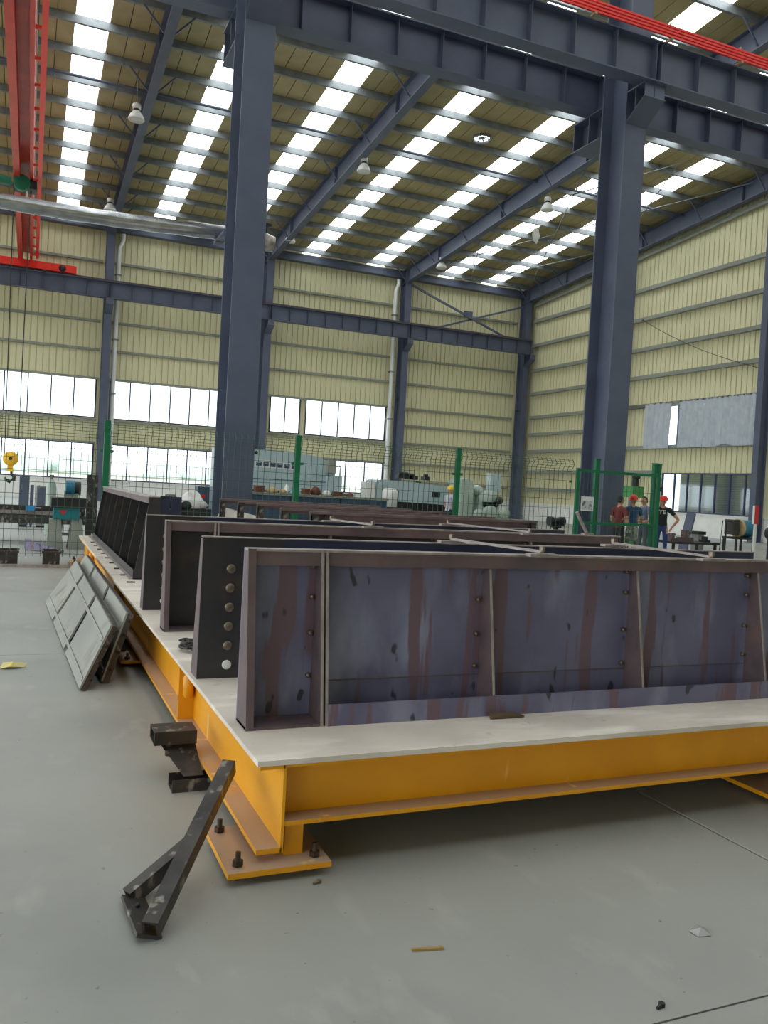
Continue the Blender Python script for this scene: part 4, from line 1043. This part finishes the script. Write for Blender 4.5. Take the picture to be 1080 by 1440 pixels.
a = at(278, 684, 21.5); b = at(295, 684, 21.5); t = thing('control_cabinet', 'blue-grey control cabinet left of the tall left column', 'cabinet', (a.x, 21.5, 0))
MB().box(0, b.x-a.x, 0, .4, .1, a.z).build('body', M_mblue, t); MB().box(.03, b.x-a.x-.03, -.015, 0, .15, a.z-.05).build('door', M_mblue, t); MB().tube([(.15, -.03, a.z-.25), (.15, 0, a.z-.25)], .05, 10).build('push_button', M_redsign, t); MB().box(.02, b.x-a.x-.02, .02, .38, 0, .1).build('plinth', M_dark, t)

# ---------------- clutter at the right
D = 27.0
def P(px, py, D): return dep(px, py, D)
a = P(968, 745, 25.5); t = thing('tilted_plate', 'dark steel plate propped up at a steep tilt right of the man in black', 'plate', (a.x, a.y, 0))
b0 = P(961, 766, 25.5); b1_ = P(973, 722, 25.5)
MB().bar((b0.x-a.x-.1, 0, .0), (b1_.x-a.x, 0, b1_.z), .35, .05, upv=(1, 0, .3)).build('plate', M_steel, t); MB().bar((b1_.x-a.x-.05, .05, b1_.z*.7), (.4, .4, 0), .05).build('prop', M_dark, t)
a = P(960, 762, 23.5); t = thing('welding_table', 'low dark welding table with scrap behind the right mould end', 'table', (a.x, a.y, 0)); zt_ = a.z+.02
MB().box(-.7, 1.0, -.4, .5, zt_-.06, zt_).build('top', M_dark, t)
for (x, y) in ((-.6, -.3), (.9, -.3), (-.6, .4), (.9, .4)): MB().box(x-.03, x+.03, y-.03, y+.03, 0, zt_-.06).build('leg', M_dark, t)
for k, (x, s, l) in enumerate(((-.5, .14, 'rusty casting on the welding table next to the man in black'), (-.02, .2, 'brown angle scrap on the middle of the welding table'), (.7, .10, 'small dark bolt box at the right of the welding table'))):
    t = thing('scrap_piece', l, 'scrap', (a.x+x, a.y-.1, zt_)); MB().box(-s, s, -.12, .12, 0, s*.6).box(-s*.4, s*.3, -.08, .08, s*.6, s*1.6).build('casting', M_rust if k < 2 else M_dark, t); MB().tube([(s*.2, 0, s), (s*.9, 0, s*1.3)], .03, 8).build('pin', M_bolt_d, t)
# blue drum on a stand
a = P(1040, 740, 27.5); t = thing('drum_winder', 'blue drum with dark flange on a wire stand by the gable wall', 'drum', (a.x, a.y, 0), .0)
s = 27.5/FPX
MB().tube([(-1*s, 0, a.z-3*s), (19*s, 0, a.z-3*s)], 12*s, 22).build('drum', M_blue, t); MB().tube([(-5*s, 0, a.z-3*s), (-1*s, 0, a.z-3*s)], 13*s, 22).build('flange', M_tan, t)
MB().box(-19*s, -9*s, -.2, .2, a.z-12*s, a.z+9*s).build('gear_box', M_darkplate, t); MB().tube([(-9*s, 0, a.z-3*s), (-5*s, 0, a.z-3*s)], 5*s, 12).build('shaft', M_dark, t)
MB().box(-18*s, 18*s, -.3, .3, a.z-18*s, a.z-15*s).build('base_frame', M_dark, t)
for x in (-16*s, 16*s):
    for y in (-.26, .26): MB().box(x-.03, x+.03, y-.03, y+.03, 0, a.z-18*s).build('leg', M_dark, t)
MB().tube([(-19*s, -.1, a.z+6*s), (-36*s, -.1, a.z+7*s), (-39*s, -.1, .02)], .02, 6).build('guide_rail', M_dark, t); MB().tube([(-29*s, -.1, a.z+6*s), (-29*s, -.1, .02)], .025, 6).build('guide_leg', M_dark, t)
a = P(981, 752, 28.5); t = thing('tool_tray', 'small dark tray on the floor against the white wall base', 'tray', (a.x, a.y, 0)); zt_ = P(981, 747, 28.5).z
MB().box(-.16, .18, -.2, .2, zt_-.1, zt_).build('tray', M_dark, t); MB().box(-.12, .14, -.16, .16, 0, zt_-.1).build('pedestal', M_galv, t)
a = P(1062, 740, 26.3); s = 26.3/FPX; t = thing('red_sign_post', 'red and white sign post at the right edge beside the blue drum', 'sign', (a.x, a.y, 0)); zt_ = P(1062, 711, 26.3).z
MB().box(-4*s, 4*s, -.03, .03, zt_-26*s, zt_).build('red_panel', M_redsign, t); MB().box(-5*s, -4*s, -.035, .035, zt_-26*s, zt_).build('white_edge', M_lampw, t); MB().box(-.04, .04, -.03, .03, 0, zt_-26*s).build('white_post', M_lampw, t)
a = P(1079, 750, 25); t = thing('dark_valve', 'dark valve fitting at the extreme right edge', 'valve', (a.x+.1, a.y, 0))
MB().tube([(0, 0, .02), (0, 0, a.z)], .06, 10).lathe([(0, 0), (.16, 0), (.16, .02), (0, .02)], 14).build('riser', M_dark, t); MB().ell((0, 0, a.z), (.16, .16, .2), 12).build('body', M_dark, t); MB().tube([(0, 0, a.z+.1), (0, 0, a.z+.3)], .03, 8).build('stem', M_dark, t)

# outside, seen dimly through the lower windows
for k, (x, y, r, h) in enumerate(((-12, 96, 7, 3.4), (3, 104, 7, 3.8), (19, 98, 7, 3.2), (36, 112, 8, 4))):
    l = ['pale bush beyond the left end of the lower back windows', 'pale tree mass beyond the lower back windows left of the tall column', 'pale tree mass beyond the lower window behind the machines', 'pale tree mass beyond the right end of the lower windows'][k]
    t = thing('distant_tree', l, 'tree', (x, y, -.12), 0, 'distant trees'); rd = random.Random(k); mb = MB()
    for q in range(9): mb.ell((rd.uniform(-r*.7, r*.7), rd.uniform(-2, 2), h*rd.uniform(.3, .75)), (r*.35, 2.5, h*.35), 10)
    mb.build('crown', M_grass, t); MB().tube([(0, 0, 0), (0, 0, h*.4)], .3, 8).build('trunk', M_brown, t)
t = thing('yard_wall', 'low pale yard wall outside the lower back windows', 'wall', (5, 66, -.12)); MB().box(-30, 30, 0, .3, 0, 1.5).build('panel', M_white, t); MB().box(-30, 30, -.05, .35, 1.5, 1.6).build('coping', M_girt, t)

# ================================================================== PEOPLE
def skin_mesh(joints, edges, roots):
    """joints: list of (pos, radius, tag); returns a mesh whose faces carry the tag of the nearest joint"""
    me = bpy.data.meshes.new('skel'); me.from_pydata([j[0] for j in joints], edges, [])
    ob = bpy.data.objects.new('skel', me); COL.objects.link(ob)
    sk = ob.modifiers.new('s', 'SKIN'); sk.use_smooth_shade = True; sk.branch_smoothing = .6
    if not me.skin_vertices: me.skin_vertices.new() if hasattr(me.skin_vertices, 'new') else None
    for i, d in enumerate(me.skin_vertices[0].data):
        r = joints[i][1]; d.radius = r if isinstance(r, tuple) else (r, r); d.use_root = i in roots
    ss = ob.modifiers.new('b', 'SUBSURF'); ss.levels = 2; ss.render_levels = 2
    dg = bpy.context.evaluated_depsgraph_get(); dg.update()
    out = bpy.data.meshes.new_from_object(ob.evaluated_get(dg))
    bpy.data.objects.remove(ob)
    return out
M_skin = mat('skin', (196, 146, 118), rough=.5); M_hair = mat('hair', (28, 24, 24), rough=.6); M_eye = mat('eye_dark', (30, 24, 22)); M_shoe = mat('shoe', (40, 38, 38), rough=.6)
def person(label, loc, rz, h, shirt, trousers, armL, armR, sleeve=.45, lean=0):
    """faces local +y; armL / armR = (elbow, wrist) offsets from the shoulder, x positive away from the body"""
    t = thing('person', label, 'person', loc, rz, 'people')
    k = h/1.72
    J = []; E = []; seg = []
    def add(p, r, parent=None, tg='shirt'):
        J.append((Vector(p)*k, r if isinstance(r, tuple) else r*k, tg))
        if parent is not None: E.append((parent, len(J)-1))
        return len(J)-1
    pel = add((0, 0, .95), (.155, .115), None, 'trousers')
    sp = add((0, .01+lean*.3, 1.13), (.14, .105), pel); ch = add((0, .0+lean*.7, 1.32), (.17, .115), sp); nb = add((0, -.01+lean, 1.44), (.10, .085), ch)
    nk = add((0, .0+lean, 1.50), .055, nb, 'skin'); hd = add((0, .02+lean, 1.56), .062, nk, 'skin')
    roots = [pel]; palms = []
    for s, arm in ((-1, armL), (1, armR)):
        sh = add((s*.175, -.01+lean, 1.40), .072, nb)
        e0, w0 = arm
        S = Vector((s*.195, -.01+lean, 1.38)); e = S+Vector((s*e0[0], e0[1], e0[2])); w_ = S+Vector((s*w0[0], w0[1], w0[2]))
        m1 = add(S*(1-sleeve)+e*sleeve, .055, sh); el = add(e, .043, m1, 'skin'); fm = add(e*.6+w_*.4, .040, el, 'skin'); wr = add(w_, .028, fm, 'skin')
        d = (w_-e).normalized(); pm = add(w_+d*.055, (.038, .02), wr, 'skin'); palms.append((s, w_, d))
        hp = add((s*.095, 0, .88), .088, pel, 'trousers'); kn = add((s*.105, .02, .50), .058, hp, 'trousers'); an = add((s*.11, -.01, .12), .048, kn, 'trousers')
        ft = add((s*.112, .0, .05), .042, an, 'shoe'); to = add((s*.125, .15, .035), .036, ft, 'shoe')
    for (s, w_, d) in palms:                                  # five fingers on each hand, thumb from the side of the palm
        sd = d.cross(Vector((0, 0, 1)) if abs(d.z) < .9 else Vector((0, 1, 0))).normalized(); nn = sd.cross(d)
        for q in range(4):
            b0 = w_+d*.075+sd*(-.027+.018*q); Ln = (.062, .072, .068, .054)[q]
            i = add(b0-d*.03, .0095, None, 'skin'); roots.append(i)
            j = add(b0+d*Ln*.5-nn*.006, .009, i, 'skin'); add(b0+d*Ln-nn*.03, .007, j, 'skin')
        i = add(w_+d*.03+sd*(-.02), .011, None, 'skin'); roots.append(i); j = add(w_+d*.055+sd*(-.05), .010, i, 'skin'); add(w_+d*.085+sd*(-.058)-nn*.01, .008, j, 'skin')
    me = skin_mesh(J, E, roots)
    # head with face
    mb = MB(); c = Vector((0, .025+lean, 1.615))*k
    n, m_ = 20, 14; vs = []; fs = []
    for i in range(m_+1):
        th = PI*i/m_
        for q in range(n):
            a = 2*PI*q/n; x = math.sin(th)*math.cos(a); y = math.sin(th)*math.sin(a); z = math.cos(th)
            jaw = 1-.22*max(0, -z); nose = .022*math.exp(-((x/.16)**2+((z+.12)/.2)**2)) if y > 0 else 0
            brow = -.008*math.exp(-(((abs(x)-.4)/.2)**2+((z-.05)/.12)**2)) if y > 0 else 0
            vs.append((c.x+k*(.075*x*jaw), c.y+k*(.095*y*jaw+nose+brow), c.z+k*.115*z))
    for i in range(m_):
        for q in range(n): fs.append((i*n+q, (i+1)*n+q, (i+1)*n+(q+1) % n, i*n+(q+1) % n))
    mb.add(vs, fs, True, 2)
    for s in (-1, 1):
        mb.ell((c.x+s*.077*k, c.y-.005*k, c.z), (.012*k, .024*k, .034*k), 8, 2)
        mb.ell((c.x+s*.03*k, c.y+.086*k, c.z+.006*k), (.013*k, .008*k, .008*k), 8, 3)
    mb.ell((c.x, c.y+.082*k, c.z-.062*k), (.024*k, .008*k, .007*k), 8, 4)
    vs2 = [tuple(v.co) for v in me.vertices]; fs2 = [tuple(p.vertices) for p in me.polygons]
    idx = {'shirt': 0, 'trousers': 1, 'skin': 2, 'shoe': 5}
    JP = [(j[0], idx[j[2]]) for j in J]
    segs = [(J[a][0], J[b][0], idx[J[b][2]] if J[b][2] != 'shoe' or J[a][2] == 'shoe' else 1) for a, b in E]
    o0 = len(mb.v); mb.v += vs2
    for f in fs2:
        cc = sum((Vector(vs2[i]) for i in f), Vector())/len(f); best = None
        for (A, B, mi) in segs:
            d = B-A; u = max(0, min(1, (cc-A).dot(d)/max(1e-9, d.length_squared))); dd = (cc-A-d*u).length
            if best is None or dd < best[0]: best = (dd, mi)
        mi = best[1]
        if mi == 0 and cc.z < .93*k and abs(cc.x) < .2: mi = 1
        if cc.z < .09*k: mi = 5
        if mi == 1 and cc.z > 1.0*k: mi = 0
        mb.f.append(tuple(o0+i for i in f)); mb.sm.append(True); mb.mi.append(mi)
    mb.build('body', [shirt, trousers, M_skin, M_eye, mat('lips', (160, 96, 84)), M_shoe], t)
    t['headk'] = k
    return t, c, k
def helmet(t, c, k, mt, brim=True):
    o = MB().lathe([(.112, 0), (.112, .03), (.100, .075), (.068, .115), (.0, .128)], 20, M=Matrix.Translation((c.x, c.y, c.z+.035*k)) @ Matrix.Scale(1.12, 4, (0, 1, 0))).build('helmet', mt, t)
    mb = MB().lathe([(.110, .0), (.132, -.006), (.132, .002), (.110, .012)], 20, M=Matrix.Translation((c.x, c.y, c.z+.035*k)) @ Matrix.Scale(1.12, 4, (0, 1, 0)))
    mb.hexa([(c.x-.08, c.y+.11, c.z+.03*k), (c.x+.08, c.y+.11, c.z+.03*k), (c.x+.055, c.y+.19, c.z+.018*k), (c.x-.055, c.y+.19, c.z+.018*k), (c.x-.08, c.y+.11, c.z+.045*k), (c.x+.08, c.y+.11, c.z+.045*k), (c.x+.055, c.y+.19, c.z+.026*k), (c.x-.055, c.y+.19, c.z+.026*k)])
    mb.build('brim', mt, o)
def hair(t, c, k):
    mb = MB(); n, m_ = 18, 8; vs = []; fs = []
    for i in range(m_+1):
        th = PI*.62*i/m_
        for q in range(n):
            a = 2*PI*q/n; cut = .45 if math.sin(a) > .3 else 1.0; tt = min(th, PI*.62*cut)
            vs.append((c.x+k*.082*math.sin(tt)*math.cos(a), c.y+k*(.103*math.sin(tt)*math.sin(a)-.004), c.z+k*(.122*math.cos(tt)+.004)))
    for i in range(m_):
        for q in range(n): fs.append((i*n+q, (i+1)*n+q, (i+1)*n+(q+1) % n, i*n+(q+1) % n))
    mb.add(vs, fs, True).build('hair', M_hair, t)
M_hred = mat('helmet_red', (222, 44, 38), rough=.35); M_hyel = mat('helmet_yellow', (240, 206, 40), rough=.35)
M_sred = mat('shirt_maroon', (128, 44, 48), (108, 38, 42), scale=6, rough=.85); M_sblue = mat('shirt_blue', (52, 84, 124), (44, 74, 112), scale=6, rough=.85)
M_sgrey = mat('shirt_slate', (104, 116, 146), rough=.85); M_sblk = mat('shirt_black', (34, 34, 42), rough=.85); M_swht = mat('shirt_white', (206, 208, 214), (160, 166, 180), scale=14, rough=.85)
M_camo = mat('camo_trousers', (176, 182, 166), (96, 108, 92), scale=11, rough=.9, contrast=(.48, .52)); M_tdark = mat('trousers_dark', (46, 46, 52), rough=.9); M_tblue = mat('trousers_blue', (48, 70, 120), rough=.9); M_tgrey = mat('trousers_grey', (92, 98, 112), rough=.9)
def spot(px, D): v = dep(px, 720, D); return (v.x, v.y, 0)
HANG = ((.05, .0, -.29), (.06, .06, -.52)); FOLD = ((.05, .03, -.27), (-.10, .22, -.22)); HIP = ((.20, -.06, -.22), (.06, .04, -.42))
t, c, k = person('man in a maroon shirt with black hair, standing behind the gate at the column', spot(871, 19.5), -YAW-1.0, 1.64, M_sred, M_tdark, FOLD, ((.06, .02, -.27), (.0, .2, -.34))); hair(t, c, k)
t, c, k = person('man in a blue shirt, pale camouflage trousers and red cap, seen from behind', spot(890, 20.9), -YAW-.1, 1.66, M_sblue, M_camo, ((.05, .04, -.27), (-.06, .24, -.30)), ((.05, .04, -.27), (-.06, .24, -.30))); helmet(t, c, k, M_hred)
t, c, k = person('man in a slate grey shirt facing left behind the gate', spot(906, 21.9), -YAW+2.0, 1.68, M_sgrey, M_tgrey, ((.06, .03, -.27), (.0, .24, -.33)), FOLD); hair(t, c, k)
t, c, k = person('man in a black printed shirt and red helmet with one hand on his hip', spot(932, 21.5), -YAW+2.75, 1.69, M_sblk, M_tblue, HIP, HANG); helmet(t, c, k, M_hred)
fc = bpy.data.curves.new('print', 'FONT'); fc.body = 'YE'; fc.size = .15; fc.align_x = 'CENTER'; fc.extrude = .004
fo = bpy.data.objects.new('tmp', fc); COL.objects.link(fo)
dg = bpy.context.evaluated_depsgraph_get(); dg.update()
pm = bpy.data.meshes.new_from_object(fo.evaluated_get(dg)); bpy.data.objects.remove(fo)
pm.materials.clear(); pm.materials.append(M_lampw)
link('shirt_print', pm, t, (0, .140, 1.27), (PI/2, 0, PI))
t, c, k = person('man in a yellow helmet and pale shirt at the machines behind the fence', spot(630, 26.0), -YAW-.9, 1.69, M_swht, M_tdark, FOLD, FOLD, lean=.05); helmet(t, c, k, M_hyel)
